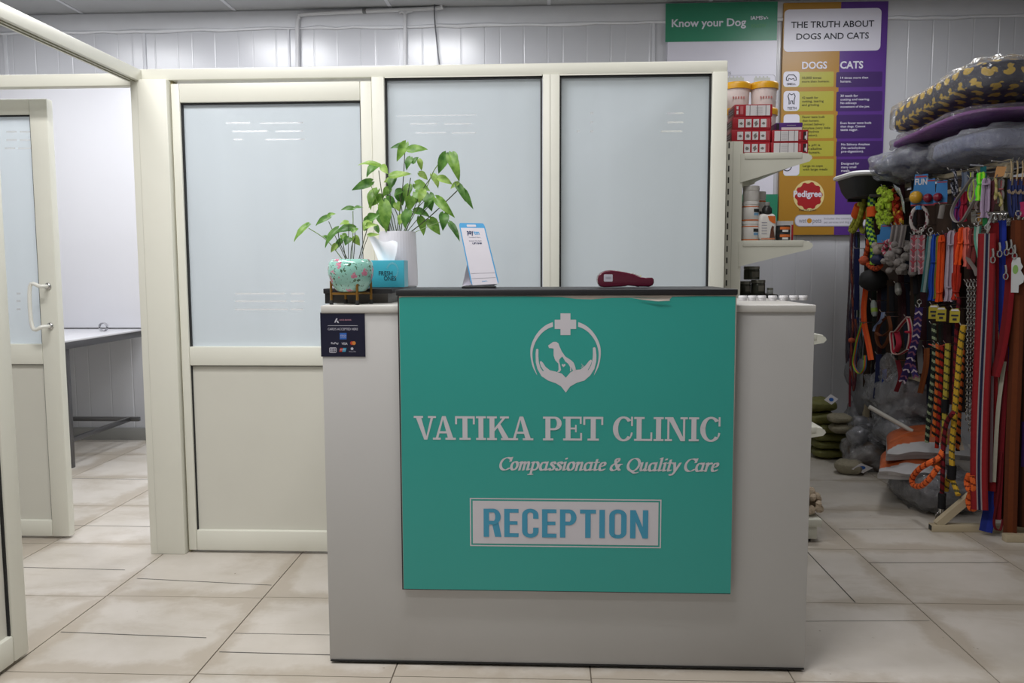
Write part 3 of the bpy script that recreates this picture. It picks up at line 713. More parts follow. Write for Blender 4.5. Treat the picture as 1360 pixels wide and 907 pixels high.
dog = [(260, 385), (292, 362), (312, 347), (345, 346), (368, 362), (384, 405), (402, 445), (440, 500), (505, 542), (528, 565), (545, 610), (552, 645), (520, 650), (505, 610), (502, 655), (490, 655), (492, 612), (470, 575), (440, 552), (428, 530), (408, 500), (380, 528), (376, 550), (386, 590), (396, 640), (380, 662), (355, 662), (370, 640), (368, 575), (335, 540), (318, 490), (318, 418), (300, 414), (270, 412)]
flat(g, zl(dog), sign_w, lf)
flat(g, zl([(420, 612), (402, 592), (404, 580), (414, 578), (421, 586), (430, 577), (441, 582), (441, 594)]), sign_w, lf)
line(g, zl([(612, 575), (620, 600), (605, 622)]), .0012, sign_w, lf); line(g, zl([(634, 590), (625, 612)]), .0012, sign_w, lf)
g.build('emblem', sgn, smooth=0)
# -- navy card notice stuck on the counter front
YN = Y0-.0025
def nf(x, y): return Vector((x, YN-.0004, y))
def npt(px, py): q = PY(px, py, YN); return (q.x+.007, q.z)
def nz_(x, y): return npt(415+x*75/907, 405+y*75/907)
navy = M('notice_navy', '#15162e', .3, noise=.1); nwhite = M('notice_white', '#bdbcc8', .4); nred = M('notice_red', '#7a2034', .4); nblue = M('notice_blue', '#2a5fb0', .4); norange = M('notice_orange', '#c07a35', .4); ncy = M('notice_cyan', '#3b93b5', .4)
g = MB(); a, b = nz_(103, 830), nz_(800, 122); g.box(a[0], b[0], YN, Y0+.001, a[1], b[1], navy)
nt_ = g.build('payment_notice', t, label='dark navy notice listing accepted cards')
g = MB()
flat(g, [nz_(*q) for q in ((315, 283), (345, 215), (368, 215), (346, 262), (335, 283))], nwhite, nf); flat(g, [nz_(*q) for q in ((352, 255), (372, 250), (390, 288), (368, 288))], nwhite, nf)
def ntext(s, x0, x1, y0, y1, mat, bold=0): 
    a, b = nz_(x0, y1), nz_(x1, y0); put_text(g, s, mat, nf, a[0], b[0], a[1], b[1], bold)
nrose = M('notice_rose', '#b48090', .4)
ntext('AXIS BANK', 395, 590, 228, 252, nrose, .01); ntext('CARDS ACCEPTED HERE', 212, 692, 368, 405, nwhite, .005)
line(g, [nz_(210, 332), nz_(690, 332)], .0012, nwhite, nf)
flat(g, [nz_(*q) for q in ((402, 552), (512, 552), (512, 448), (402, 448))], nblue, nf)
nf_back = nf; nf = lambda x, y: Vector((x, YN-.0008, y))
ntext('AMERICAN', 410, 505, 478, 496, nwhite); ntext('EXPRESS', 415, 505, 505, 523, nwhite)
ntext('RuPay', 265, 385, 596, 640, nwhite, .015); ntext('VISA', 432, 528, 602, 640, nwhite, .02)
for cx_, m_c in ((600, M('notice_redcircle', '#b23a2a', .4)), (630, norange)):
    flat(g, [nz_(cx_+30*math.cos(k*PI/10), 612+30*math.sin(k*PI/10)) for k in range(20)], m_c, nf if cx_ == 630 else nf_back)
flat(g, [nz_(*q) for q in rrect(235, 350, 682, 768, 18)], nwhite, nf_back)
for q in (250, 285, 318):
    flat(g, [nz_(*k) for k in ((q, 755), (q+22, 755), (q+22, 695), (q, 695))], navy, nf)
nf = lambda x, y: Vector((x, YN-.0012, y)); ntext('JCB', 252, 338, 712, 740, nwhite, .02)
flat(g, [nz_(*q) for q in ((395, 752), (440, 752), (455, 690), (410, 690))], M('notice_redcircle', '#b23a2a', .4), nf_back); flat(g, [nz_(*q) for q in ((440, 752), (495, 752), (512, 690), (455, 690))], ncy, nf_back)
ntext('UnionPay', 405, 500, 708, 736, nwhite)
flat(g, [nz_(600+22*math.cos(k*PI/10), 702+22*math.sin(k*PI/10)) for k in range(20)], nwhite, nf_back); ntext('Diners Club', 555, 660, 738, 756, nwhite)
g.build('notice_print', nt_, smooth=0)
# black topped ledge on the counter's side return
g = MB(); LX0, LX1 = -.728, -.505
g.box(LX0, LX1, 2.60, 3.10, zk-.016, zk, blk, .002); g.box(LX0+.004, LX0+.02, 2.605, 3.09, ZT, zk-.016, blk); g.box(LX0+.02, LX1-.02, 2.64, 3.08, ZT, zk-.016, M('ledge_side_grey', '#77736f', .5))
g.build('side_ledge', t)

# ================================================================== POSTERS ON THE BACK WALL
YPo = YW-0.032
def pp(px, py): q = PY(px, py, YPo); return (q.x, q.z)
_pl = [0]
def pfz(k): return lambda x, y: Vector((x, YPo-.0006*k, y))
def prect(mb, x0, y0, x1, y1, mat, k, r=0.0):
    """rectangle given by photo corners, straightened on the wall"""
    a, b = pp(x0, y1), pp(x1, y0)
    pts = rrect(a[0], b[0], a[1], b[1], r, 4) if r else [(a[0], a[1]), (b[0], a[1]), (b[0], b[1]), (a[0], b[1])]
    mb.add([(pts, [tuple(range(len(pts)))])], mat, pfz(k))
def ptext(mb, s, x0, x1, ytop, ybot, mat, k=4, bold=0.0):
    a, b = pp(x0, ybot), pp(x1, ytop); put_text(mb, s, mat, pfz(k), a[0], b[0], a[1], b[1], bold)
pw = M('poster_white', '#d7d5e2', .35, noise=.02); pg_ = M('poster_green', '#2f8163', .35, noise=.03); pgold = M('poster_gold', '#a97c2c', .35, noise=.04)
ppur = M('poster_purple', '#563084', .35, noise=.04); pdpur = M('poster_dark_purple', '#3f2462', .35, noise=.04); plime = M('poster_lime', '#aaa53c', .35, noise=.03)
pink = M('poster_ink', '#20222e', .5); pgrey = M('poster_grey', '#9a9aa6', .5); polive = M('poster_olive_ink', '#4c4a1c', .5); pred = M('poster_red', '#a3262a', .35); pcal = M('poster_calendar', '#c3c4be', .5); pdkg = M('poster_dim_green', '#4b8f5e', .5)
# -- green headed poster
t = thing('poster', 'white poster with green header about knowing your dog', 'poster', Vector((*[0], YPo, 0))+Vector((pp(955, 150)[0], 0, pp(955, 150)[1])))
a, b = pp(883.5, 312), pp(1033, 2)
g = MB(); g.box(a[0], b[0], YPo, YW-.0005, a[1], b[1], pw); g.build('poster_sheet', t)
g = MB(); prect(g, 883.5, 2, 1033, 56, pg_, 1); prect(g, 883.5, 258, 1033, 312, pg_, 1)
prect(g, 958, 99, 1030, 160, pgrey, 1, .02); prect(g, 958.6, 99.6, 1029.4, 160, pw, 2, .02)
for x in (966, 1001):
    prect(g, x, 103, x+22, 118, pcal, 3, .004); prect(g, x+1.5, 108, x+20.5, 116, pw, 4)
    for k in range(4): prect(g, x+2+k*5, 101.2, x+4+k*5, 104, pcal, 4)
g.build('printed_areas', t, smooth=0)
g = MB()
ptext(g, 'Know your Dog', 892, 991, 24, 39.5, pw, 2, .022); ptext(g, 'IAMS', 997, 1013, 21, 26.5, pw, 2, .03); 
for cx_, cy_, r_ in ((1015.5, 24.5, 1.3), (1018, 22.5, .8), (1019.4, 24.2, .8), (1013.6, 22.6, .7)):
    q = pp(cx_, cy_); g.add([([(q[0]+r_*.0054*math.cos(k*PI/5), q[1]+r_*.0054*math.sin(k*PI/5)) for k in range(10)], [tuple(range(10))])], pw, pfz(2))
ptext(g, 'KNOW', 998, 1018, 31.5, 37, pdkg, 2, .02); ptext(g, 'INES', 959, 971, 95.5, 99.2, pgrey, 5)
ptext(g, '21-28', 970.5, 984, 108.6, 113.2, pink, 6, .01); ptext(g, '0-28', 1006, 1019, 108.6, 113.2, pink, 6, .01); ptext(g, 'DAYS', 973, 982, 114.3, 117, pink, 6); ptext(g, 'DAYS', 1008, 1017, 114.3, 117, pink, 6)
g.build('lettering', t, smooth=0)
# -- gold and purple poster
t = thing('poster', 'gold and purple poster comparing senses of dogs and cats', 'poster', (pp(1106, 150)[0], YPo, pp(1106, 150)[1]))
a, b = pp(1033.4, 312), pp(1180, 1.5)
g = MB(); g.box(a[0], b[0], YPo, YW-.0005, a[1], b[1], pgold); g.build('poster_sheet', t)
g = MB(); prect(g, 1107.5, 1.5, 1180, 312, ppur, 1); prect(g, 1040.5, 10.5, 1171, 69, pw, 2, .03)
rows = [(95, 116), (121, 148), (152, 184), (187, 208), (211, 234)]
for y0, y1 in rows:
    prect(g, 1041, y0, 1107.5, y1, plime, 1, .008); prect(g, 1110, y0, 1172, y1, pdpur, 2, .008); prect(g, 1040, y0-.3, 1062, y1-.5, pw, 2, .022)
prect(g, 1055, 284.5, 1160, 301, pgrey, 2, .035); prect(g, 1056, 285.5, 1160, 300, pw, 3, .03)
g.build('printed_areas', t, smooth=0)
g = MB()
ptext(g, 'THE TRUTH ABOUT', 1050.5, 1161, 27, 37.5, pink, 4, .014); ptext(g, 'DOGS AND CATS', 1057.5, 1154, 43, 53, pink, 4, .014)
ptext(g, 'DOGS', 1065, 1098.5, 81.5, 92, pw, 4, .028); ptext(g, 'CATS', 1115.5, 1146.5, 81, 91.5, pw, 4, .028)
def para(lines, x, y, mat, cw, lh=4.7, ch=3.4):
    for i, s in enumerate(lines): ptext(g, s, x, x+cw*len(s), y+i*lh, y+i*lh+ch+(.8 if any(c_ in s for c_ in 'gpyj,(') else 0), mat, 4, .012)
para(['10,000 times', 'more than humans.'], 1065, 101.5, polive, 2.15, 4.9); para(['14 times more than', 'humans.'], 1116, 101.5, pw, 2.05, 4.9)
para(['42 teeth for', 'cutting, tearing', 'and grinding.'], 1065, 128, polive, 1.8, 4.8); para(['30 teeth for', 'cutting and tearing.', 'No sideways', 'movement of the jaw.'], 1116, 125.5, pw, 1.95, 4.8)
para(['Fewer taste buds', 'than humans.', 'Limited Salivary', 'Amylase (very little', 'carbohydrate', 'digestion).'], 1065.5, 153.5, polive, 1.85, 4.9); para(['Even fewer taste buds', 'than dogs. Cannot', 'taste sugar.'], 1116, 161.5, pw, 1.95, 4.7)
para(['Saliva pH is', 'more alkaline', 'than humans.'], 1064, 191, polive, 2.1, 4.8); para(['No Salivary Amylase', '(No carbohydrate', 'pre-digestion).'], 1117, 190, pw, 2.0, 4.7)
para(['Large to cope', 'with large meals'], 1066, 218.5, polive, 2.05, 4.7); para(['Designed for', 'many small', 'meals.'], 1117, 215.5, pw, 2.0, 4.7)
ptext(g, 'SMELL', 1044.8, 1057.3, 110, 113.3, pink, 4, .01); ptext(g, 'TEETH', 1045.5, 1057.8, 142, 145.6, pink, 4, .01)
P3 = lambda pts: [pp(*q) for q in pts]
nose = P3([(1044.3+q[0]*13, 99+q[1]*8) for q in ((.0, .95), (.0, .5), (.25, .05), (.75, .05), (1, .5), (1, .95), (.8, 1), (.75, .65), (.5, .8), (.25, .65), (.2, 1), (0, .95))]); line(g, nose, .006, pink, pfz(4))
tooth = P3([(1046+q[0]*10.5, 124+q[1]*15) for q in ((.05, .25), (.2, .02), (.5, .14), (.8, .02), (.95, .25), (.82, .6), (.82, .98), (.64, .9), (.6, .66), (.4, .66), (.36, .9), (.18, .98), (.18, .6), (.05, .25))]); line(g, tooth, .006, pink, pfz(4))
line(g, P3([(1045+6*math.cos(a_/12*PI*1.5), 221+6*math.sin(a_/12*PI*1.5)) for a_ in range(13)]), .006, pink, pfz(4))
# red rosette with the name across it
q = pp(1074, 260); ro = []
for k in range(40):
    rr = .086*(1+(.10 if k % 4 < 2 else -.02)); ro.append((q[0]+rr*math.cos(2*PI*k/40), q[1]+rr*math.sin(2*PI*k/40)))
g.add([([(q[0]+.105*math.cos(k*PI/16), q[1]+.105*math.sin(k*PI/16)) for k in range(32)], [tuple(range(32))])], M('poster_glow', '#d8c58a', .4), pfz(3))
flat(g, ro, pred, pfz(4)); ptext(g, 'Pedigree', 1053.5, 1091.5, 253, 264.5, pw, 5, .03)
ptext(g, 'Feed the good.', 1061, 1084, 277.4, 281, pink, 4); ptext(g, 'wet', 1060.5, 1071, 290.5, 296, pgrey, 4, .02); ptext(g, 'pets', 1079, 1091, 290.5, 298, pgrey, 4, .02)
q = pp(1074.8, 293.2); g.add([([(q[0]+.017*math.cos(k*PI/8), q[1]+.017*math.sin(k*PI/8)) for k in range(16)], [tuple(range(16))])], M('poster_amber', '#c58a2c', .4), pfz(4))
para(["Includes the country's leading", 'pet services and dog grooming'], 1094, 288.5, pgrey, 1.75, 5, 3)
g.build('lettering', t, smooth=0)

# ================================================================== SHELF UNIT BEHIND THE COUNTER
shelf_m = M('shelf_cream', '#d2d2c6', .4, noise=.03); slot_m = M('shelf_slot', '#3c3c38', .8)
YG = 3.655; YG2 = 4.62
gx0, gx1 = PY(963.5, 300, YG).x, PY(985, 300, YG).x
t = thing('shelf_unit', 'cream metal shelf unit standing behind the counter', 'shelf', ((gx0+gx1)/2, (YG+YG2)/2, 0))
for y in (YG, YG2-.03):
    g = MB(); g.box(gx0, gx1, y, y+.03, 0, 1.80, shelf_m, .003)
    if y == YG:
        for k in range(34): g.box(gx0+.006, gx0+.012, y-.0008, y+.002, .12+k*.05, .145+k*.05, slot_m)
        g.box(gx0+.026, gx0+.0275, y-.0006, y+.002, 0, 1.80, M('shelf_seam', '#a5a597', .6))
    g.build('upright', t)
Z1q = PY(1030, 203, YG).z-.03
g = MB(); g.box(gx0+.010, gx0+.016, YG+.03, YG2-.03, .05, Z1q, shelf_m); g.build('back_panel', t)
def zy(px, py): return PY(px, py, YG).z
LV = []
for yt, tipx, hy in ((203, 1079, 31), (319.5, 1080, 27), (444, 1098, 25), (567, 1097, 25)):
    zt = zy(1030, yt); x1 = PY(tipx, yt, YG).x; LV.append((zt, x1)); dh = hy*.0034
    g = MB(); g.box(gx1-.02, x1-.035, YG+.004, YG2-.004, zt-.022, zt, shelf_m, .002); g.box(x1-.037, x1-.012, YG+.004, YG2-.004, zt-.03, zt-.003, shelf_m, .004)
    sh = g.build('shelf', t)
    for y in (YG-.003, YG2-.004):
        g = MB(); g.prism([(gx1-.012, y, zt-.003), (x1-.028, y, zt-.003), (x1-.006, y, zt-.012), (x1, y, zt-.024), (x1-.012, y, zt-.038), (gx1-.012, y, zt-dh-.022)], (0, .007, 0), shelf_m); g.build('bracket', sh)
    g = MB(); a, b = gx1+.006, x1-.045; g.box(a, b, YG-.006, YG+.0, zt-.026, zt+.001, shelf_m, .002); g.build('price_strip', sh)
xb = PY(1092, 693, YG).x; zb = zy(1085, 690)
g = MB(); g.box(gx0, xb, YG, YG2, zb-.035, zb, shelf_m, .004); g.box(gx0, xb-.018, YG+.01, YG2, .018, zb-.035, shelf_m, .003); g.box(gx0+.02, xb-.04, YG+.03, YG2-.02, 0, .018, gasket); g.build('base', t)
Z1, Z2, Z3 = LV[0][0], LV[1][0], LV[2][0]
# -- tubs with yellow lids, three tiers of two
tubw = M('tub_white', '#dfd3d0', .35, noise=.05); yel = M('lid_yellow', '#dca51f', .35)
def rim(j): return .012 if j % 2 else 0
hT = .118
tub0 = None
tl = {(0, 0): 'yellow lidded white tub nearest the partition post, bottom tier', (1, 0): 'yellow lidded white tub behind the purple box, bottom tier', (0, 1): 'yellow lidded white tub nearest the partition post, middle tier', (1, 1): 'yellow lidded white tub beside the purple box, middle tier', (0, 2): 'yellow lidded white tub topmost, nearest the partition post', (1, 2): 'yellow lidded white tub topmost, farther from the post'}
txs = [PY(977.5, 160, 3.93).x, PY(1013.5, 160, 3.93).x]; TR = .0625
for (i, k), lb in tl.items():
    p_ = Vector((txs[i], 3.93, Z1+k*hT+.0005*k))
    if tub0 is None:
        tub0 = thing('tub', lb, 'tub', p_, 'yellow lidded tubs on the top shelf')
        g = MB(); g.lathe([(0, 0), (TR*.86, 0), (TR*.88, .004), (TR*.95, hT-.022), (TR*.95, hT-.02)], p_, tubw, 36)
        for a_ in range(5): g.box(p_.x-.03+a_*.012, p_.x-.024+a_*.012, p_.y-TR*.93, p_.y-TR*.9, p_.z+.04, p_.z+.05, M('tub_print', '#b0706c', .5))
        g.build('tub_body', tub0)
        g = MB(); g.lathe([(TR*.95, hT-.03), (TR*1.03, hT-.03), (TR*1.05, hT-.012), (TR*1.03, hT-.004), (TR*.98, hT), (TR*.9, hT-.002), (0, hT-.002)], p_, yel, 48, rib=rim); g.build('lid', tub0)
    else: dup(tub0, p_-Vector(tub0.location), lb)
# -- red product boxes
redm = M('box_red', '#a51f2d', .35, noise=.05); boxw = M('box_white', '#d8d5d8', .4); bxd = M('box_dark', '#2a2226', .5); bxs = M('box_side', '#6b3a40', .5); purp = M('box_purple', '#54307c', .35)
def red_box(x0, x1, y0, y1, Y, dep, style, lb, mat=redm, nm='product_box', name_txt=True):
    A, B = PY(x0, y1, Y), PY(x1, y0, Y)
    return A, B
def mkbox(x0, x1, z0, z1, Y, dep, style, lb, group):
    t = thing('product_box', lb, 'box', ((x0+x1)/2, Y+dep/2, z0), group)
    g = MB(); g.box(x0, x1, Y, Y+dep, z0, z1, redm if style != 'p' else purp, .0012); g.build('carton', t)
    w_, h_ = x1-x0, z1-z0; fn = lambda k: (lambda u, v: Vector((x0+u*w_, Y-.0006*k, z0+v*h_)))
    R = lambda a, b, c, d, m, k=1: g.add([([(a, c), (b, c), (b, d), (a, d)], [(0, 1, 2, 3)])], m, fn(k))
    g = MB()
    if style == 'photos':
        for k in range(4):
            a = .14+k*.195; R(a, a+.15, .14, .82, boxw)
            g.add([([(a+.075+.045*math.cos(j*PI/6)*(1+.3*math.sin(3*j+k)), .46+(.10+.05*(k%3))*math.sin(j*PI/6)*(1+.35*math.cos((2+k%2)*j+k))) for j in range(12)], [tuple(range(12))])], M('box_grey_photo', '#77716e', .5), fn(2))
        for q in (.9, .94): R(q, q+.02, .12, .85, M('box_rose', '#c06a70', .5))
    elif style == 'table':
        a0, a1 = (.30, .94)
        R(a0, a1, .08, .92, boxw)
        for k in (.36-.02, .56-.02, .78-.02): R(k+.06, k+.072, .08, .92, bxd, 2)
        for q in range(6): R(a0+.26, a0+.44, .18+q*.11, .2+q*.11, M('box_greyprint', '#a9a5aa', .5), 2)
        R(.15, .23, .2, .85, M('box_rose', '#c06a70', .5)); R(.05, .10, .2, .5, boxw); R(.05, .10, .6, .85, boxw)
    elif style == 'table2':
        R(.07, .72, .08, .92, boxw)
        for k in (.23, .45, .61): R(k, k+.012, .08, .92, bxd, 2)
        for q in range(6): R(.27, .43, .18+q*.11, .2+q*.11, M('box_greyprint', '#a9a5aa', .5), 2)
        R(.74, .80, .2, .85, M('box_rose', '#c06a70', .5)); R(.86, .93, .15, .85, bxd); R(.94, .97, .15, .85, boxw); R(.9, .94, .25, .5, boxw, 2)
    elif style == 'p':
        R(.2, .98, .08, .42, boxw); R(.4, .75, .62, .70, pgrey); R(0, .12, .1, .9, bxd)
    g.build('printed_face', t, smooth=0)
    if style in ('photos', 'table'):
        g = MB(); g.add([([(.1, .2), (.9, .2), (.9, .8), (.1, .8)], [(0, 1, 2, 3)])], bxs, lambda u, v: Vector((x0-.0006, Y+dep*(1-u), z0+v*h_)))
        for q in (.38, .55): g.add([([(.2, q), (.8, q), (.8, q+.07), (.2, q+.07)], [(0, 1, 2, 3)])], pgrey, lambda u, v: Vector((x0-.0012, Y+dep*(1-u), z0+v*h_)))
        g.build('printed_end', t, smooth=0)
    return t
YB = 3.69; hb = .0535
bxx = [(971, 1023.5), (972, 1023.5), (973, 1024), (975, 1025)]; grp = 'red product boxes on the top shelf'
for k, (lb, st_) in enumerate((('red box with four small photos, at the foot of the taller stack', 'photos'), ('red box with four small photos, second from the shelf in the taller stack', 'photos'), ('red box with four photos, third from the shelf in the taller stack', 'photos'), ('red box with white printed table, topmost of the taller stack', 'table'))):
    mkbox(PY(bxx[k][0], 180, YB).x, PY(bxx[k][1], 180, YB).x, Z1+k*(hb+.0004)+.001, Z1+k*(hb+.0004)+hb, YB, .13, st_, lb, grp)
mkbox(PY(1025, 180, YB).x, PY(1074.5, 180, YB).x, Z1+.001, Z1+.052, YB+.006, .13, 'table2', 'red box with white printed table, lower one at the shelf tip', grp)
mkbox(PY(1025.5, 180, YB).x, PY(1074, 180, YB).x, Z1+.0525, Z1+.104, YB+.004, .13, 'table2', 'red box with white printed table, under the purple box', grp)
mkbox(PY(1031, 160, YB+.03).x, PY(1066, 160, YB+.03).x, Z1+.1045, Z1+.140, YB+.03, .09, 'p', 'small purple box lying on the shorter stack of red boxes', None)
# -- shelf 2: supplement jars, bottle, tins, carton
owhite = M('jar_white', '#d9d6d3', .35, noise=.03); oran = M('label_orange', '#cf6a2a', .4); jblk = M('jar_black', '#1f1f20', .4); jblue = M('label_blue', '#6f9dc4', .4); brownp = M('label_brown', '#5a3222', .5)
def jar(c_, r_, h_, name, lb, cat, body, lid, band=None, lab=None, group=None, lidh=.25, parts=True):
    t = thing(name, lb, cat, c_, group); g = MB(); hb_ = h_*(1-lidh)
    g.lathe([(0, 0), (r_*.96, 0), (r_, r_*.05), (r_, hb_*.9), (r_*.93, hb_)], c_, body, 28)
    g.build('jar_body', t)
    g = MB(); g.lathe([(r_*.93, hb_*.985), (r_*1.0, hb_), (r_*1.01, h_-.004), (r_*.97, h_), (0, h_)], c_, lid, 28); g.build('lid', t)
    if band or lab:
        g = MB()
        if band:
            g.lathe([(r_*1.006, h_*.02), (r_*1.006, h_*.08)], c_, band, 28); g.lathe([(r_*1.006, hb_*.84), (r_*1.006, hb_*.9)], c_, band, 28)
        if lab:
            for a0, a1, z0, z1, mt in lab:
                n_ = 8; R_ = r_*1.008
                for k in range(n_):
                    p0, p1 = math.radians(a0+(a1-a0)*k/n_), math.radians(a0+(a1-a0)*(k+1)/n_)
                    g.poly([Vector(c_)+Vector((R_*math.cos(p0), R_*math.sin(p0), z0*h_)), Vector(c_)+Vector((R_*math.cos(p1), R_*math.sin(p1), z0*h_)), Vector(c_)+Vector((R_*math.cos(p1), R_*math.sin(p1), z1*h_)), Vector(c_)+Vector((R_*math.cos(p0), R_*math.sin(p0), z1*h_))], mt)
        g.build('label_band', t)
    return t
YJ = 3.72; xj = PY(996, 300, YJ).x; hj = .0865
LAB = [(-80, -20, .45, .62, jblk), (-78, -35, .28, .42, jblue)]
grp = 'white supplement jars on the middle shelf'
jar((xj, YJ, Z2+.001), .038, hj, 'supplement_jar', 'white jar with orange rims and blue print, lowest of three stacked', 'jar', owhite, owhite, oran, LAB, grp, .16)
jar((xj, YJ, Z2+hj+.0015), .038, hj, 'supplement_jar', 'white jar with orange rims and blue print, middle of three stacked', 'jar', owhite, owhite, oran, LAB, grp, .16)
jar((xj+.002, YJ, Z2+2*hj+.002), .036, .068, 'supplement_jar', 'plain white jar on top of the stacked supplement jars', 'jar', owhite, owhite, None, None, grp, .3)
xk = PY(1006, 300, 3.86).x
jar((xk, 3.87, Z2+.001), .037, .1, 'supplement_jar', 'white jar with orange band at the back, under another', 'jar', owhite, jblk, oran, [(-90, 0, .35, .6, jblk)], grp)
jar((xk, 3.87, Z2+.1015), .037, .13, 'supplement_jar', 'tall white jar with orange and black label, behind the bottle', 'jar', owhite, owhite, oran, [(-90, 0, .06, .2, oran), (-90, 0, .2, .3, jblk)], grp)
xq = PY(1018, 300, 3.71).x; c_ = Vector((xq, 3.71, Z2+.001)); 
t = thing('shampoo_bottle', 'white bottle with orange label and black neck and grey cap on the middle shelf', 'bottle', c_)
g = MB(); rx_, ry_ = .039, .026
g.ball(c_+Vector((0, 0, .06)), 1, owhite, rx_, ry_, .06, 24, 14, .45); g.build('bottle_body', t)
g = MB(); g.lathe([(.02, .115), (.022, .122), (.022, .142), (.016, .150), (.011, .156)], c_, jblk, 20); g.lathe([(.0115, .155), (.0125, .158), (.0125, .168), (.011, .171), (0, .171)], c_, M('cap_grey', '#8f8f8d', .35), 20); g.build('cap', t)
g = MB(); bf = lambda u, v: c_+Vector((u, -ry_-.0008, v))
flat(g, [(-.002, .108), (.030, .108), (.032, .075), (.018, .078), (.004, .09)], oran, bf); flat(g, [(.008, .012), (.012, .05), (.018, .066), (.026, .062), (.025, .05), (.028, .03), (.03, .012)], brownp, bf); flat(g, [(-.03, .006), (.032, .006), (.032, .01), (-.03, .01)], oran, bf)
for q in range(5): flat(g, [(-.028, .03+q*.012), (-.004, .03+q*.012), (-.004, .033+q*.012), (-.028, .033+q*.012)], pgrey, bf)
g.build('label_print', t, smooth=0)
xt = PY(1040, 305, 3.70).x
for k, lb in enumerate(('small orange and black tin on the middle shelf, under its twin', 'small orange and black tin stacked on its twin, middle shelf')):
    t = jar((xt, 3.70, Z2+.001+k*.0335), .031, .033, 'ointment_tin', lb, 'tin', jblk, jblk, None, [(-130, -10, .45, .8, oran), (-110, -60, .12, .4, owhite)], 'orange and black tins', .2)
xc0, xc1 = PY(1032, 300, 3.78).x, PY(1053.5, 300, 3.78).x
t = thing('carton', 'white carton with red edge behind the small tins', 'box', ((xc0+xc1)/2, 3.81, Z2)); g = MB(); g.box(xc0, xc1, 3.78, 3.84, Z2+.001, Z2+.092, boxw, .001); g.build('carton_body', t); g = MB(); g.box(xc1-.008, xc1+.0006, 3.779, 3.8406, Z2+.001, Z2+.075, redm); g.build('red_edge', t)
# -- dark jars on a crate on the third shelf
g = MB(); xa, xb_ = PY(981, 400, 3.74).x, PY(1030, 400, 3.74).x; zc = PY(1000, 391, 3.74).z
g.box(xa, xb_, 3.72, 4.0, Z3+.001, zc-.012, M('crate_dark', '#2a2b2c', .5), .004); g.box(xa-.004, xb_+.004, 3.716, 4.004, zc-.012, zc, M('crate_dark', '#2a2b2c', .5), .003)
tag(g.build('storage_crate'), 'dark storage crate under the tinted jars on the third shelf', 'crate')
dj = M('jar_tinted', '#45473f', .15, noise=.3); djl = M('jar_lid_grey', '#85857c', .35, .6)
grp = 'tinted jars behind the counter'
for (px_c, yb_, yt_, wpx, lb) in ((989.5, 391, 374, 14, 'dark tinted jar beside the shelf upright, lower row'), (1006.5, 391, 372.5, 18, 'dark tinted jar farther from the upright, lower row'), (998, 373.5, 356, 20, 'dark tinted jar resting on two other jars')):
    Yj = 3.80; A = PY(px_c, yb_, Yj); zz0 = zc+.0005 if yb_ > 380 else zc+.0005+(391-372.2)*Yj/F_PX
    jar((A.x, Yj, zz0), wpx/2*Yj/F_PX, (yb_-yt_)*Yj/F_PX-.001, 'tinted_jar', lb, 'jar', dj, djl, None, [(-100, -40, .2, .6, M('jar_label_dim', '#6d6a60', .5))], grp, .22)
A = PY(1022.5, 391, 3.78); jar((A.x, 3.78, zc+.0005), .014, .028, 'glass_vial', 'tiny clear vial beside the tinted jars', 'vial', M('vial_glass', '#9fa2a0', .15), djl, None, None, None, .3)
# -- fluffy toy on the base
fl = M('fluff_beige', '#b8a792', .95, noise=.25, nscale=60, bump=.6, bscale=120)
A = PY(1079, 689, 3.72); g = MB()
for k in range(60):
    a_ = random.uniform(0, 2*PI); b_ = random.uniform(0, PI/2); g.ball(Vector((A.x-.01, 3.75, zb+.008))+Vector((.05*math.cos(a_)*math.cos(b_), .05*math.sin(a_)*math.cos(b_), .015+.085*math.sin(b_))), .018, fl, jit=.15, u=7, v=5)
tag(g.build('plush_toy'), 'fluffy beige plush lying on the shelf unit base', 'toy')

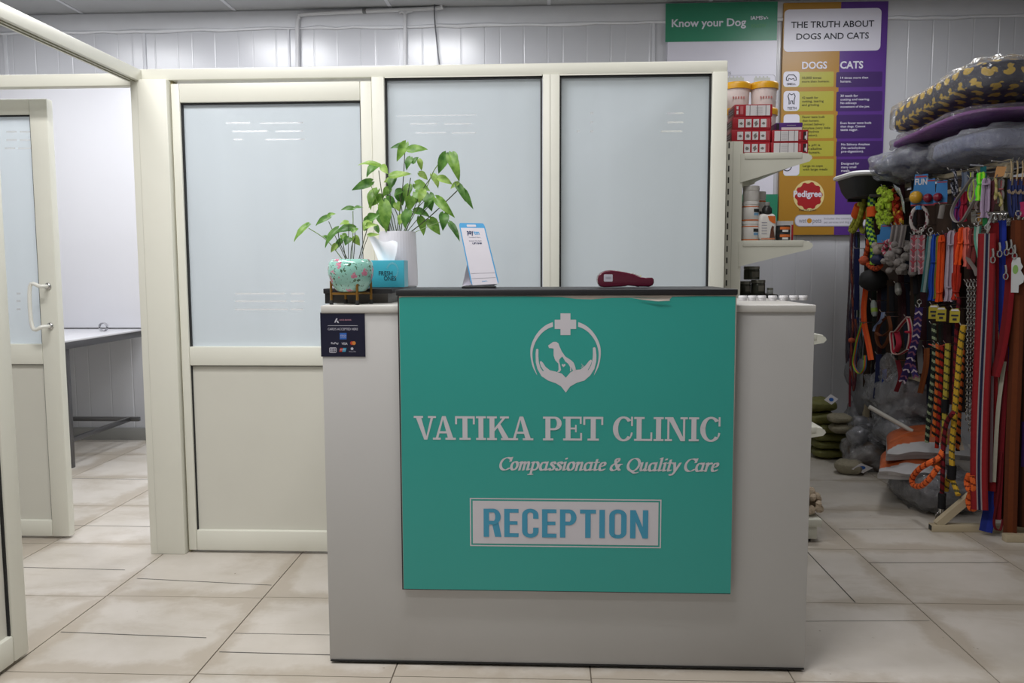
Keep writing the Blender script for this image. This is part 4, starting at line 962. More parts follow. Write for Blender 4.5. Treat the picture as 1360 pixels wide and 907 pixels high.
# ================================================================== THINGS ON THE COUNTER
# -- floral planter on a brass stand
Zc = ZT+.0005
fx = PY(466.5, 387, 2.545).x; FC = Vector((fx, 2.545, Zc))
def planter_material():
    m = bpy.data.materials.new('floral_ceramic'); m.use_nodes = True; nt = m.node_tree; N = nt.nodes; L = nt.links; b = N['Principled BSDF']
    tc = N.new('ShaderNodeTexCoord'); b.inputs['Roughness'].default_value = .12; b.inputs['Coat Weight'].default_value = .6
    cur = None
    def spots(scale, rad, colA, colB, prev, dist=.5, seed=0):
        mp = N.new('ShaderNodeMapping'); mp.inputs['Location'].default_value = (seed, seed*.7, seed*.3)
        nz = N.new('ShaderNodeTexNoise'); nz.inputs['Scale'].default_value = 130; nz.inputs['Detail'].default_value = 2
        ad = N.new('ShaderNodeMix'); ad.data_type = 'VECTOR'; ad.inputs[0].default_value = .012*dist
        v = N.new('ShaderNodeTexVoronoi'); v.inputs['Scale'].default_value = scale; v.inputs['Randomness'].default_value = .9
        L.new(tc.outputs['Object'], mp.inputs[0]); L.new(mp.outputs[0], nz.inputs['Vector']); L.new(mp.outputs[0], ad.inputs[4]); L.new(nz.outputs['Color'], ad.inputs[5]); L.new(ad.outputs[1], v.inputs['Vector'])
        r = N.new('ShaderNodeValToRGB'); r.color_ramp.interpolation = 'CONSTANT'; r.color_ramp.elements[0].color = (1, 1, 1, 1); r.color_ramp.elements[1].position = rad; r.color_ramp.elements[1].color = (0, 0, 0, 1); L.new(v.outputs['Distance'], r.inputs[0])
        cc = N.new('ShaderNodeMix'); cc.data_type = 'RGBA'; cc.inputs[6].default_value = lin(colA); cc.inputs[7].default_value = lin(colB); L.new(nz.outputs['Fac'], cc.inputs[0])
        mx = N.new('ShaderNodeMix'); mx.data_type = 'RGBA'; L.new(r.outputs[0], mx.inputs[0])
        if prev is None: mx.inputs[6].default_value = lin('#8fc4b8')
        else: L.new(prev, mx.inputs[6])
        L.new(cc.outputs[2], mx.inputs[7]); return mx.outputs[2]
    cur = spots(75, .23, '#44605a', '#6f8f7d', None, 2.0, .3)
    cur = spots(52, .24, '#2f4f4a', '#587a55', cur, 1.5, .11)
    cur = spots(30, .34, '#9c3560', '#dd9fb2', cur, 2.2, .05)
    L.new(cur, b.inputs['Base Color']); return m
soil = M('soil', '#3a2c20', .95, noise=.4, nscale=80, bump=.5)
brass = M('brass_wire', '#a2783a', .3, .8, noise=.05); rub = M('rubber_cap', '#1c1c1c', .6)
t = thing('potted_plant', 'small leafy plant in turquoise floral pot on brass stand', 'plant', FC)
px2 = 2.545/F_PX
zb_ = Zc+17*px2; ht = 43*px2; R0 = 30.5*px2
g = MB(); prof = [(0, 0), (R0*.58, 0), (R0*.68, ht*.04), (R0*.88, ht*.28), (R0*.98, ht*.52), (R0, ht*.68), (R0*.95, ht*.88), (R0*.84, ht*.985), (R0*.80, ht), (R0*.76, ht*.97), (R0*.78, ht*.85), (0, ht*.85)]
g.lathe(prof, Vector((fx, 2.545, zb_)), planter_material(), 40); pot = g.build('pot', t)
g = MB(); g.lathe([(R0*.77, ht*.86), (R0*.4, ht*.89), (0, ht*.9)], Vector((fx, 2.545, zb_)), soil, 24); g.build('soil', t)
g = MB(); rs = R0*.90
for k in range(4):
    a_ = math.radians(28+90*k); q = Vector((fx+rs*math.cos(a_), 2.545+rs*math.sin(a_)*.85, 0))
    g.tube([q+Vector((0, 0, Zc+.004)), q+Vector((0, 0, zb_+ht*.33))], .0042, brass, 8)
for k in range(2):
    a_ = math.radians(28+90*k); d_ = Vector((rs*math.cos(a_), rs*math.sin(a_)*.85, 0)); o_ = Vector((fx, 2.545, zb_-.006)); g.tube([o_-d_, o_+d_], .0035, brass, 8)
ringp = [Vector((fx+rs*math.cos(math.radians(28+90*k)), 2.545+rs*.85*math.sin(math.radians(28+90*k)), zb_-.006)) for k in range(4)]
g.tube(ringp, .0035, brass, 8, closed=True)
stand = g.build('pot_stand', t)
for k in range(4):
    g = MB(); a_ = math.radians(28+90*k); q = (fx+rs*math.cos(a_), 2.545+rs*math.sin(a_)*.85, Zc); g.lathe([(0, 0), (.0065, 0), (.0065, .010), (.005, .014), (0, .014)], q, rub, 10); g.build('rubber_foot', stand)
# -- leaves
def leaf_mat(name, a, b):
    m = bpy.data.materials.new(name); m.use_nodes = True; nt = m.node_tree; N = nt.nodes; L = nt.links; p_ = N['Principled BSDF']
    tc = N.new('ShaderNodeTexCoord'); nz = N.new('ShaderNodeTexNoise'); nz.inputs['Scale'].default_value = 40; nz.inputs['Detail'].default_value = 3
    L.new(tc.outputs['Object'], nz.inputs['Vector']); r = N.new('ShaderNodeValToRGB'); r.color_ramp.elements[0].position = .35; r.color_ramp.elements[1].position = .68; r.color_ramp.elements[0].color = lin(a); r.color_ramp.elements[1].color = lin(b)
    L.new(nz.outputs['Fac'], r.inputs[0]); L.new(r.outputs[0], p_.inputs['Base Color']); p_.inputs['Roughness'].default_value = .38
    tr = N.new('ShaderNodeBsdfTranslucent'); L.new(r.outputs[0], tr.inputs[0]); mx = N.new('ShaderNodeMixShader'); mx.inputs[0].default_value = .42
    L.new(p_.outputs[0], mx.inputs[1]); L.new(tr.outputs[0], mx.inputs[2]); L.new(mx.outputs[0], N['Material Output'].inputs[0]); return m
LM = [leaf_mat('leaf_green', '#5d8c35', '#93bb58'), leaf_mat('leaf_dark_green', '#41702f', '#709f4b'), leaf_mat('leaf_bright_green', '#82ad45', '#b9d578')]
stem_g = M('stem_dark', '#3f4a2a', .5); stem_l = M('stem_green', '#6c8a3c', .5)
def leaf(parent, base, tip, wid, mat, droop=.12, fold=.25, lobes=True, face=None):
    base, tip = Vector(base), Vector(tip); d = tip-base; Lh = d.length; d.normalize()
    f = Vector(face) if face is not None else Vector((random.uniform(-.5, .5), -1, random.uniform(.2, .9)))
    nrm = (f-d*f.dot(d)).normalized(); sd = d.cross(nrm)
    U = [0, .08, .2, .34, .5, .66, .82, .93, 1]; Wd = [.25, .74, 1, .98, .84, .62, .36, .15, 0.0]
    g = MB(); rows = []
    for u, wv in zip(U, Wd):
        arch = 4*u*(1-u)*droop*Lh
        c_ = base+d*(u*Lh)+nrm*arch; h = wid/2*wv; row = []
        for s_ in (-1, -.5, 0, .5, 1):
            back = -d*(Lh*.13*abs(s_)*(1-u/.25)) if (lobes and u < .25) else Vector()
            wave = nrm*(math.sin(u*13+s_*2)*wid*.03*abs(s_))
            row.append(g.bm.verts.new(c_+sd*(h*s_)-nrm*(abs(s_)*h*fold)*(-1)+back+wave))
        rows.append(row)
    k = g.mi(mat)
    for i in range(len(rows)-1):
        for j in range(4):
            try: q = g.bm.faces.new((rows[i][j], rows[i][j+1], rows[i+1][j+1], rows[i+1][j])); q.material_index = k
            except ValueError: pass
    bmesh.ops.remove_doubles(g.bm, verts=g.bm.verts, dist=1e-6)
    return g.build('leaf', parent, smooth=180)
def plant(parent, Y, ox, oy, sc, root_px, root_z, LV_, ST_, wid_px, spread):
    pxs = Y/F_PX
    def w_(zx, zy, dy=0.0): q = PY(ox+zx*sc, oy+zy*sc, Y); return q+Vector((0, dy, 0))*1.0
    for (bx, by), (tx, ty), sz in LV_:
        dy = random.uniform(-spread, spread); dt = dy+random.uniform(-.02, .012)
        B, T = PY(ox+bx*sc, oy+by*sc, Y+dy), PY(ox+tx*sc, oy+ty*sc, Y+dt)
        leaf(parent, B, T, sz*wid_px*pxs, random.choice(LM if sz < 1.25 else LM[:2]), random.uniform(.06, .2), random.uniform(.12, .4))
    for pts, r_ in ST_:
        dy0 = random.uniform(-spread*.4, spread*.4)
        P_ = [PY(ox+a*sc, oy+b*sc, Y+dy0*(i/(len(pts)-1))) for i, (a, b) in enumerate(pts)]
        P_[0].z = root_z
        g = MB(); g.tube(smooth_path(P_, 5), r_*pxs, random.choice((stem_g, stem_g, stem_l)), 6); g.build('stem', parent)
sm_leaves = [((108, 466), (38, 548), 1.25), ((98, 470), (122, 464), .6), ((212, 428), (143, 472), 1.0), ((200, 426), (242, 414), .7), ((325, 388), (264, 396), .8), ((328, 386), (372, 384), .7), ((252, 486), (188, 578), 1.3),
 ((330, 484), (238, 512), 1.4), ((300, 455), (258, 466), .9), ((330, 522), (356, 566), 1.2), ((272, 540), (238, 592), 1.1), ((402, 452), (372, 496), 1.2), ((398, 440), (452, 418), 1.4), ((388, 474), (442, 468), .9), ((395, 516), (452, 514), .6), ((182, 520), (204, 545), .6), ((302, 528), (284, 566), 1.2), ((240, 560), (215, 600), .8), ((318, 500), (350, 485), .9), ((270, 515), (300, 545), 1.0)]
sm_stems = [([(285, 630), (200, 545), (108, 482)], .55), ([(295, 630), (245, 540), (205, 450)], .5), ([(315, 630), (322, 500), (322, 400)], .55), ([(305, 630), (262, 560), (250, 500)], .6), ([(322, 630), (330, 560), (332, 490)], .55), ([(345, 630), (375, 540), (398, 460)], .6), ([(352, 630), (380, 560), (400, 515)], .45), ([(300, 630), (300, 570), (302, 470)], .5), ([(310, 630), (314, 580), (330, 530)], .5), ([(290, 630), (280, 590), (272, 545)], .5)]
plant(t, 2.545, 380, 170, 300/1088, None, zb_+ht*.87, sm_leaves, sm_stems, 9.6, .035)
# -- taller plant in a white ribbed pot
YPt = 2.93; zL = zk+.0005
BX = PY(529, 384, YPt).x; t = thing('potted_plant', 'tall leafy plant in white ribbed pot behind the tissue box', 'plant', (BX, YPt, zL))
potw = M('pot_white', '#d5d4dc', .3, noise=.02); hp_ = 72*YPt/F_PX; r1 = 24.5*YPt/F_PX
g = MB(); g.lathe([(0, 0), (r1*1.0, 0), (r1*1.06, .004), (r1*1.05, hp_*.3), (r1*.98, hp_*.97), (r1*.96, hp_), (r1*.9, hp_), (r1*.9, hp_*.9), (0, hp_*.9)], (BX, YPt, zL), potw, 120, rib=lambda j: (.012 if j % 3 == 0 else 0)); g.build('pot', t)
g = MB(); g.lathe([(r1*.9, hp_*.91), (r1*.5, hp_*.94), (0, hp_*.95)], (BX, YPt, zL), soil, 20); g.build('soil', t)
bg = [((577, 72), (533, 162), 1.3), ((578, 84), (502, 98), .9), ((588, 106), (684, 104), 1.2), ((600, 142), (580, 204), 1.0), ((640, 152), (652, 206), .8), ((452, 186), (346, 180), .9), ((442, 182), (388, 238), 1.5), ((462, 182), (492, 222), 1.0), ((412, 258), (316, 300), 1.3), ((442, 300), (408, 394), 1.7), ((502, 232), (606, 222), 1.2), ((522, 240), (500, 304), 1.5),
 ((592, 276), (574, 356), 1.4), ((622, 268), (694, 304), 1.5), ((640, 216), (682, 252), 1.1), ((482, 338), (532, 388), 1.5), ((462, 330), (398, 384), 1.4), ((542, 308), (562, 374), 1.4), ((622, 308), (662, 352), 1.2), ((690, 318), (702, 402), 1.6), ((724, 338), (814, 434), 1.3), ((770, 124), (734, 220), 1.4), ((784, 130), (834, 262), 1.5), ((800, 120), (828, 182), .9), ((702, 224), (732, 292), 1.1), ((734, 240), (802, 274), 1.1),
 ((822, 268), (864, 358), 1.1), ((850, 298), (902, 392), 1.0), ((830, 264), (792, 294), .7), ((760, 412), (754, 496), 1.4), ((786, 456), (836, 548), 1.0), ((692, 440), (742, 516), 1.6), ((642, 430), (662, 520), 1.3), ((592, 398), (574, 484), 1.6), ((472, 358), (482, 505), 1.8), ((402, 430), (378, 498), 1.3), ((452, 400), (472, 484), 1.3), ((602, 330), (588, 404), 1.4), ((662, 300), (638, 362), 1.1), ((532, 360), (548, 404), 1.2), ((616, 400), (694, 432), 1.2), ((432, 470), (452, 512), .8),
 ((560, 300), (520, 330), 1.3), ((500, 290), (465, 330), 1.2), ((640, 340), (600, 372), 1.2), ((565, 420), (545, 470), 1.2), ((700, 350), (660, 400), 1.1), ((610, 170), (640, 140), .8), ((520, 250), (470, 262), 1.1)]
bs = [([(530, 515), (560, 300), (572, 110)], .6), ([(520, 515), (470, 360), (446, 205)], .55), ([(560, 515), (650, 350), (712, 205), (775, 130)], .6), ([(575, 515), (700, 420), (828, 298)], .7), ([(580, 515), (670, 480), (745, 452)], .45), ([(525, 515), (505, 420), (500, 300)], .6), ([(545, 515), (575, 380), (600, 240)], .6), ([(535, 515), (515, 420), (480, 345)], .55), ([(555, 515), (620, 400), (690, 330)], .5), ([(550, 515), (560, 420), (545, 320)], .55), ([(565, 515), (640, 430), (710, 350)], .5), ([(515, 515), (470, 440), (410, 280)], .5), ([(540, 515), (545, 450), (520, 380)], .6), ([(570, 515), (640, 330), (700, 235)], .5)]
plant(t, YPt, 380, 170, 300/1088, None, zL+hp_*.92, bg, bs, 9.8, .055)
# -- tissue box
tq = M('tissue_box_turquoise', '#3fa9c0', .35, noise=.03); tq2 = M('tissue_box_pale', '#79bfd0', .4); tis = M('tissue', '#e4e7ee', .8, noise=.02)
A, B = PY(489, 383, 2.76), PY(536.5, 347, 2.76); TD = .075
t = thing('tissue_box', 'turquoise tissue box with a tissue pulled up', 'tissue box', ((A.x+B.x)/2, 2.80, zL))
zt_ = zL+(B.z-A.z)*1.0
g = MB(); g.box(A.x, B.x, 2.76, 2.76+TD, zL, zt_, tq, .0015); g.box(B.x-.0004, B.x+.0006, 2.762, 2.76+TD-.002, zL+.002, zt_-.002, tq2); g.build('carton', t)
fb = lambda k: (lambda u, v: Vector((A.x+(B.x-A.x)*u, 2.7595-.0004*k, zL+(zt_-zL)*v))); ink = M('tissue_ink', '#1c3d4a', .5)
g = MB(); put_text(g, 'FRESH', ink, fb(1), .30, .68, .44, .60, .01); put_text(g, 'ONES', ink, fb(1), .44, .78, .25, .42, .01)
for k in range(22):
    a_ = math.radians(-60+k*10.5); u0, v0 = .68+.13*math.cos(a_), .62+.24*math.sin(a_); u1, v1 = .68+.17*math.cos(a_), .62+.31*math.sin(a_); line(g, [(u0, v0), (u1, v1)], .012, M('tissue_ray', '#8fc3cf', .5), fb(1))
g.build('lettering', t, smooth=0)
g = MB(); N_ = 12; rows = []
for i in range(N_+1):
    v = i/N_; row = []
    for j in range(N_+1):
        u = j/N_; xa = A.x+.02+.035*v*-1; wv = .055+.06*v
        x = A.x-.01*v+(.03 if v < .3 else .03)-.03*v+u*wv*(1-.1*v); y = 2.80+.012*math.sin(u*7+v*2)*(.3+v)+.01*v; z = zt_+.085*v*(1-.35*u*v*0.8)+.006*math.sin(u*9)*v
        row.append(g.bm.verts.new((x, y, z-.002)))
    rows.append(row)
k = g.mi(tis)
for i in range(N_):
    for j in range(N_): q = g.bm.faces.new((rows[i][j], rows[i][j+1], rows[i+1][j+1], rows[i+1][j])); q.material_index = k
g.build('tissue', t, smooth=180)
# -- payment stand
YSt = 2.60; acr = M('stand_white', '#dad7e0', .25, noise=.02); sblue = M('stand_blue', '#4c9fd4', .35); sdk = M('stand_navy', '#1d2f5c', .4)
B0, B1, T1, T0 = [Vector(v) for v in (PY(626, 379, YSt), PY(663, 377, YSt), PY(643, 296.5, YSt+.035), PY(609, 296, YSt+.035))]
t = thing('payment_stand', 'small white and blue mobile payment stand on the ledge', 'sign stand', ((B0+B1)/2).to_tuple())
nrm = (B1-B0).cross(T0-B0).normalized()
if nrm.y > 0: nrm = -nrm
def sfn(k): return lambda u, v: (B0*(1-u)+B1*u)*(1-v)+(T0*(1-u)+T1*u)*v+nrm*(.0005*k)
g = MB(); rr = rrect(0, 1, 0, 1, .07, 5); vsF = [sfn(0)(u, v) for u, v in rr]; g.prism(vsF, -nrm*.003, sblue); g.build('plate', t)
g = MB(); flat(g, [(.045, .0), (.955, .0), (.955, .92), (.045, .92)], acr, sfn(1)); flat(g, rrect(.30, .66, .938, .975, .015, 3), acr, sfn(1))
put_text(g, 'pay', sdk, sfn(2), .25, .50, .79, .87, .03); put_text(g, 'tm', sblue, sfn(2), .51, .72, .81, .87, .03)
put_text(g, 'Accepted Here', sdk, sfn(2), .28, .72, .755, .775); put_text(g, 'SCAN TO PAY', sdk, sfn(2), .26, .74, .70, .715); put_text(g, 'UPI', sdk, sfn(2), .36, .52, .655, .685, .02); put_text(g, 'BHIM', sdk, sfn(2), .56, .72, .655, .685, .02); put_text(g, 'paytm', sblue, sfn(2), .42, .60, .045, .065, .02)
flat(g, [(.06, .185), (.94, .185), (.94, .19), (.06, .19)], M('stand_seam', '#a7a6ae', .4), sfn(2)); flat(g, [(.06, .105), (.94, .105), (.94, .11), (.06, .11)], M('stand_seam', '#a7a6ae', .4), sfn(2))
g.build('printed_front', t, smooth=0)
zS = zk+.0005; g = MB()   # folded foot and side wedge
e0, e1 = Vector((B0.x, YSt, zS+.006)), Vector((B1.x, YSt, zS+.006))
g.box(B0.x-.030, B1.x-.012, YSt-.012, YSt+.05, zS, zS+.006, M('stand_foot_black', '#202022', .4), .001); g.build('foot', t)
g = MB(); lo = .36
q0, q1 = sfn(-7)(0.02, lo), sfn(-7)(.98, lo); b0 = Vector((B0.x-.034, YSt+.045, zS+.0065)); b1 = Vector((B1.x-.02, YSt+.045, zS+.0065))
g.prism([q0, q1, b1, b0], Vector((0, .002, .001)), acr)
g.prism([sfn(-7)(.02, .01), sfn(-7)(.98, .01), b1, b0], Vector((0, 0, .0015)), acr)
g.build('prop', t)
# -- card reader
YR = 2.58; mar = M('reader_maroon', '#56122a', .16, noise=.05, coat=.3); mar2 = M('reader_maroon_dark', '#38101f', .35)
def rz(x, y): return PY(780+x*100/1360, 345+y*55/748, YR)
t = thing('card_reader', 'maroon card reader lying on the black ledge', 'card reader', (rz(690, 500).x, YR+.04, zS))
zoff = zS+.001-rz(690, 510).z
prof = [(185, 370), (200, 300), (250, 240), (330, 205), (420, 195), (500, 200), (700, 230), (850, 270), (960, 318), (1060, 330), (1180, 330), (1208, 360), (1210, 420), (1185, 470), (1130, 492), (900, 490), (820, 482), (740, 474), (690, 486), (600, 492), (300, 505), (240, 492), (200, 440)]
pv = [rz(*q)+Vector((0, 0, zoff)) for q in prof]
g = MB(); g.prism([v+Vector((0, .004, 0)) for v in pv], (0, .072, 0), mar)
bmesh.ops.bevel(g.bm, geom=[e for e in g.bm.edges if abs((e.verts[0].co-e.verts[1].co).y) < 1e-6], offset=.0045, segments=3, affect='EDGES', profile=.6, clamp_overlap=True)
g.build('reader_body', t, smooth=50)
def rp(x, y, dy): v = rz(x, y)+Vector((0, dy, zoff)); return v
g = MB(); fq = lambda u, v: rp(300+160*u, 400-130*v, .0035); flat(g, [(a, b) for a, b in rrect(0, 1, 0, 1, .12, 3)], M('reader_sticker', '#bcbac6', .4), fq); [flat(g, [(.2, q), (.8, q), (.8, q+.05), (.2, q+.05)], pgrey, lambda u, v: fq(u, v)+Vector((0, -.0004, 0))) for q in (.4, .5, .6)]; g.build('sticker', t, smooth=0)
g = MB(); k = g.mi(M('reader_screen', '#b9a6ad', .1))
g.poly([rp(560, 205, .016), rp(800, 252, .016), rp(800, 252, .064), rp(560, 205, .064)], M('reader_screen', '#b9a6ad', .1)); g.build('screen', t, smooth=0)
for i in range(4):
    for j in range(3):
        xk_ = 835+i*46; yk = 258+i*16.5; g = MB(); c0 = rp(xk_, yk, .018+j*.018)
        g.box(c0.x, c0.x+.0026, c0.y, c0.y+.012, c0.z-.001, c0.z+.0022, M('reader_key', '#a9a6a0', .5) if (i, j) != (3, 0) else M('reader_key_yellow', '#c7b64a', .5), .0006); g.build('key', t)
for x in (930, 1110):
    for dy in (.018, .058): g = MB(); c0 = rp(x, 494, dy); g.lathe([(0, -.0008), (.003, -.0008), (.003, .003), (0, .003)], c0, rub, 10); g.build('rubber_foot', t)
# -- small white pots at the counter's rear
pw2 = M('small_pot_white', '#dedde0', .3)
spots_ = [(986.5, 'nearest the black ledge'), (999, 'second from the black ledge'), (1011.5, 'third from the black ledge'), (1026, 'middle of the row of seven'), (1040.5, 'third from the row end'), (1054, 'second from the row end'), (1066.5, 'at the outer end of the row')]
p0 = None
for px_, lb in spots_:
    q = PZ(px_, 398.8, Zc); q.z = Zc
    lb = 'small white lidded pot on the counter, '+lb
    if p0 is None:
        p0 = thing('small_pot', lb, 'pot', q, 'white pots on the counter')
        g = MB(); g.lathe([(0, 0), (.0125, 0), (.0135, .002), (.0135, .008)], q, pw2, 24); g.build('pot_body', p0)
        g = MB(); g.lathe([(.0135, .0075), (.0148, .008), (.0148, .0145), (.0138, .016), (0, .016)], q, pw2, 24); g.build('lid', p0)
    else: dup(p0, q-Vector(p0.location), lb)

# ================================================================== LEASH AND HARNESS RACK
from mathutils import noise as mnoise
XR = 2.0
film = clear_sheet('bag_film', (.98, .98, .99), .06, .13, 1.0, 26, veil=.06)
film2 = clear_sheet('bag_film_cloudy', (.96, .96, .98), .08, .15, 1.0, 24, veil=.14)
rk = M('rack_cream_tube', '#b3a68c', .45, noise=.12); board = M('rack_board', '#3b2617', .7, noise=.25, nscale=8); board2 = M('rack_end_board', '#6b3816', .6, noise=.2, nscale=7); wire = M('hook_wire', '#b9b9bb', .22, 1.0)
RY0, RY1 = 3.86, 5.40
RK = thing('display_rack', 'cream tube display rack hung with leads and harnesses', 'rack', (2.3, 4.6, 0))
for y in (RY0, RY1):
    for x in (2.09, 2.60):
        g = MB(); g.box(x-.017, x+.017, y-.017, y+.017, 0, 1.73, rk, .002); g.build('upright', RK)
    fo = MB(); xa = PZ(1237, 706, 0).x if y == RY0 else 1.86
    fo.box(xa, 2.85, y-.02, y+.02, 0.0, .034, rk, .002)
    if y == RY0: fo.box(xa-.001, xa+.004, y-.015, y+.015, .005, .029, gasket)
    ft = fo.build('foot', RK)
    g = MB(); a_ = Vector((xa+.03, y, .03)); b_ = Vector((2.09, y, .26)); d_ = (b_-a_).normalized(); n_ = Vector((-d_.z, 0, d_.x))*.017
    g.prism([a_-n_+Vector((0, -.016, 0)), b_-n_+Vector((0, -.016, 0)), b_+n_+Vector((0, -.016, 0)), a_+n_+Vector((0, -.016, 0))], (0, .032, 0), rk); g.build('brace', ft)
g = MB(); g.box(2.08, 2.60, 3.70, 3.74, 0, .034, rk, .002); g.box(2.40, 2.44, 3.4, RY0, 0, .034, rk, .002); g.build('stabiliser_foot', RK)
g = MB(); g.box(2.10, 2.112, RY0, RY1, .64, 1.70, board); g.build('back_board', RK)
g = MB(); g.box(2.115, 2.9, RY0+.02, RY0+.032, .35, 1.66, board2); g.build('end_board', RK)
g = MB()
for x in (2.09, 2.34, 2.60): g.box(x-.012, x+.012, RY0-.02, RY1+.02, 1.712, 1.736, rk, .002)
g.build('top_rail', RK)
g = MB()
for y in (4.97, 5.33): g.box(1.90, 2.10, y-.008, y+.008, 1.664, 1.680, M('dark_bar', '#2a2723', .6), .001)
g.build('tray_arm', RK)
g = MB()
for z in (.62, 1.10, 1.40, 1.64): g.box(2.075, 2.105, RY0, RY1, z-.01, z+.01, rk)
g.build('cross_rail', RK)
nh = [0]
def hook_to(p, end=False):
    """steel wire hook from the board to just inside the hung item"""
    nh[0] += 1
    if nh[0] > 95: return
    g = MB(); p = Vector(p)
    if end: q = Vector((p.x, RY0+.02, p.z)); pts = [q, p+Vector((0, -.006, 0)), p+Vector((0, -.016, .012))]
    else: q = Vector((2.10, p.y, p.z)); pts = [q, p+Vector((-.012, 0, 0)), p+Vector((-.022, 0, .014))]
    g.tube(pts, .0028, wire, 6); g.build('hook', RK)
def hp(px, py, off=0.0):
    p = PX(px, py, XR+off)
    if p.y < RY0-.08 or px > 1306: p = PY(px, py, RY0-.07+off*.5)
    return p
def pxm(px, py): return (hp(px, py)-CAM).length/F_PX*1.02
def sidev(p): d = p-CAM; return Vector((d.y, -d.x, 0)).normalized()
_cl = {}
def cloth(h, rough=.75): return M('webbing_'+h[1:], h, rough, noise=.14, nscale=60, spec=.25)
def at_end(px): return hp(px, 300).y < RY0-.05
def path(pts, off=0.0):
    return [hp(q[0], q[1], q[2] if len(q) > 2 else off) for q in pts]
def strap(nm, lb, pts, wpx, cols, off=0.0, cat='leash', group=None, thick=.12, hook=True, k=5, clip=False, parent=None, part=None):
    """flat webbing; cols = one colour, or several across the width"""
    P_ = smooth_path(path(pts, off), k); m_ = pxm(*pts[len(pts)//2][:2]); s_ = sidev(P_[len(P_)//2])
    g = MB(); n = 16 if len(cols) < 4 else 40; cs = [cloth(c_) for c_ in cols]
    g.tube(P_, wpx/2*m_, cs[0], n, flat=thick, side=s_)
    if len(cs) > 1:
        for f in g.bm.faces:
            pass
        idx = [g.mi(c_) for c_ in cs]; nf = 0
        for f in list(g.bm.faces):
            if len(f.verts) != 4: continue
            j = nf % n; nf += 1; u = math.cos(2*PI*(j+.5)/n)*.5+.5; f.material_index = idx[min(len(cs)-1, int(u*len(cs)))]
    if parent is not None: return g.build(part or 'strap', parent)
    if clip:
        t = thing(nm, lb, cat, P_[0], group); g.build('webbing', t)
        c_ = MB(); e = P_[0]; c_.tube([e+Vector((0, 0, .002)), e+Vector((0, 0, .018))], .005, chrome, 8); c_.tube([e+Vector((0, 0, .028))+s_*(.010*math.cos(a_*PI/6))+Vector((0, 0, .012*math.sin(a_*PI/6))) for a_ in range(12)], .0028, chrome, 6, closed=True); c_.build('snap_clip', t)
    else:
        t = tag(g.build(nm), lb, cat, group)
    if hook: hook_to(P_[0], at_end(pts[0][0]))
    return t
def rope(nm, lb, pts, rpx, c1, c2, off=0.0, cat='leash', group=None, hook=True, tw=3, wrap=None, closed=False, extra=None, dens=.0048, freq=1):
    P_ = smooth_path(path(pts, off), 6, closed); m_ = pxm(*pts[len(pts)//2][:2]); r = rpx*m_
    Q = [P_[0]]          # even spacing so that the twist is regular
    for p in P_[1:]+([P_[0]] if closed else []):
        d = p-Q[-1]
        while d.length > dens: Q.append(Q[-1]+d.normalized()*dens); d = p-Q[-1]
    g = MB(); n = 8; g.tube(Q, [r*(1+.10*((i//1) % 2)) for i in range(len(Q))], cloth(c1), n, cloth(c2), lambda i, j: ((j*(1 if freq == 1 else 3)+i) % 8) < tw, closed=closed)
    if wrap or extra:
        t = thing(nm, lb, cat, Q[0], group); g.build('rope', t)
        for (wa, wb_, wc, wr) in (wrap or []):
            a_, b_ = hp(*wa, off), hp(*wb_, off); w_ = MB(); nn = 8; w_.tube([a_+(b_-a_)*(i/nn) for i in range(nn+1)], [wr*m_*(1+.06*(i % 2)) for i in range(nn+1)], cloth(wc), 12); w_.build('binding', t)
        if extra: extra(t, Q, r)
    else: t = tag(g.build(nm), lb, cat, group)
    if hook: hook_to(Q[0], at_end(pts[0][0]))
    return t
def bundle(nm, lb, px, y0, y1, w, cols, off=0.0, n=5, tie=None, cat='leash', group=None, ties=(.42,), lean=0.0, rpx=1.1, tail=True, hook=True, flatn=.8):
    """a lead folded into a hank: strands side by side, tied round the waist"""
    top = hp(px, y0, off); m_ = pxm(px, (y0+y1)/2); s_ = sidev(top); H_ = (y1-y0)*m_; W_ = w*m_/2; dp = Vector((s_.y, -s_.x, 0))
    t = thing(nm, lb, cat, top, group)
    for i in range(n):
        u = (i+.5)/n*2-1; q = random.uniform(-.3, .3); P_ = []
        for v in (0, .06, .16, .28, ties[0], .6, .78, .9, 1.0):
            sp_ = .35 if v < .02 else (.85 if v < .3 else (.55 if abs(v-ties[0]) < .03 else (1.0 if v < .85 else (.7 if v < .95 else 1.05))))
            P_.append(top+Vector((0, 0, -H_*v*(1+(.03*q if v > .9 else 0))))+s_*(W_*(u*sp_)+lean*m_*v)+dp*(.004*math.sin(i*2.1)))
        g = MB(); c_ = cloth(cols[i % len(cols)]); g.tube(smooth_path(P_, 3), rpx*m_*1.05, c_, 6, flat=flatn, side=s_); g.build('strand', t)
    for tv in ties:
        g = MB(); c_ = top+Vector((0, 0, -H_*tv))+s_*(lean*m_*tv); R_ = W_*.62
        g.tube([c_+s_*(R_*math.cos(a_*PI/8))+dp*(.010*math.sin(a_*PI/8)) for a_ in range(16)], 1.1*m_, cloth(tie or cols[0]), 6, closed=True); g.build('tie', t)
    if hook: hook_to(top, at_end(px))
    return t

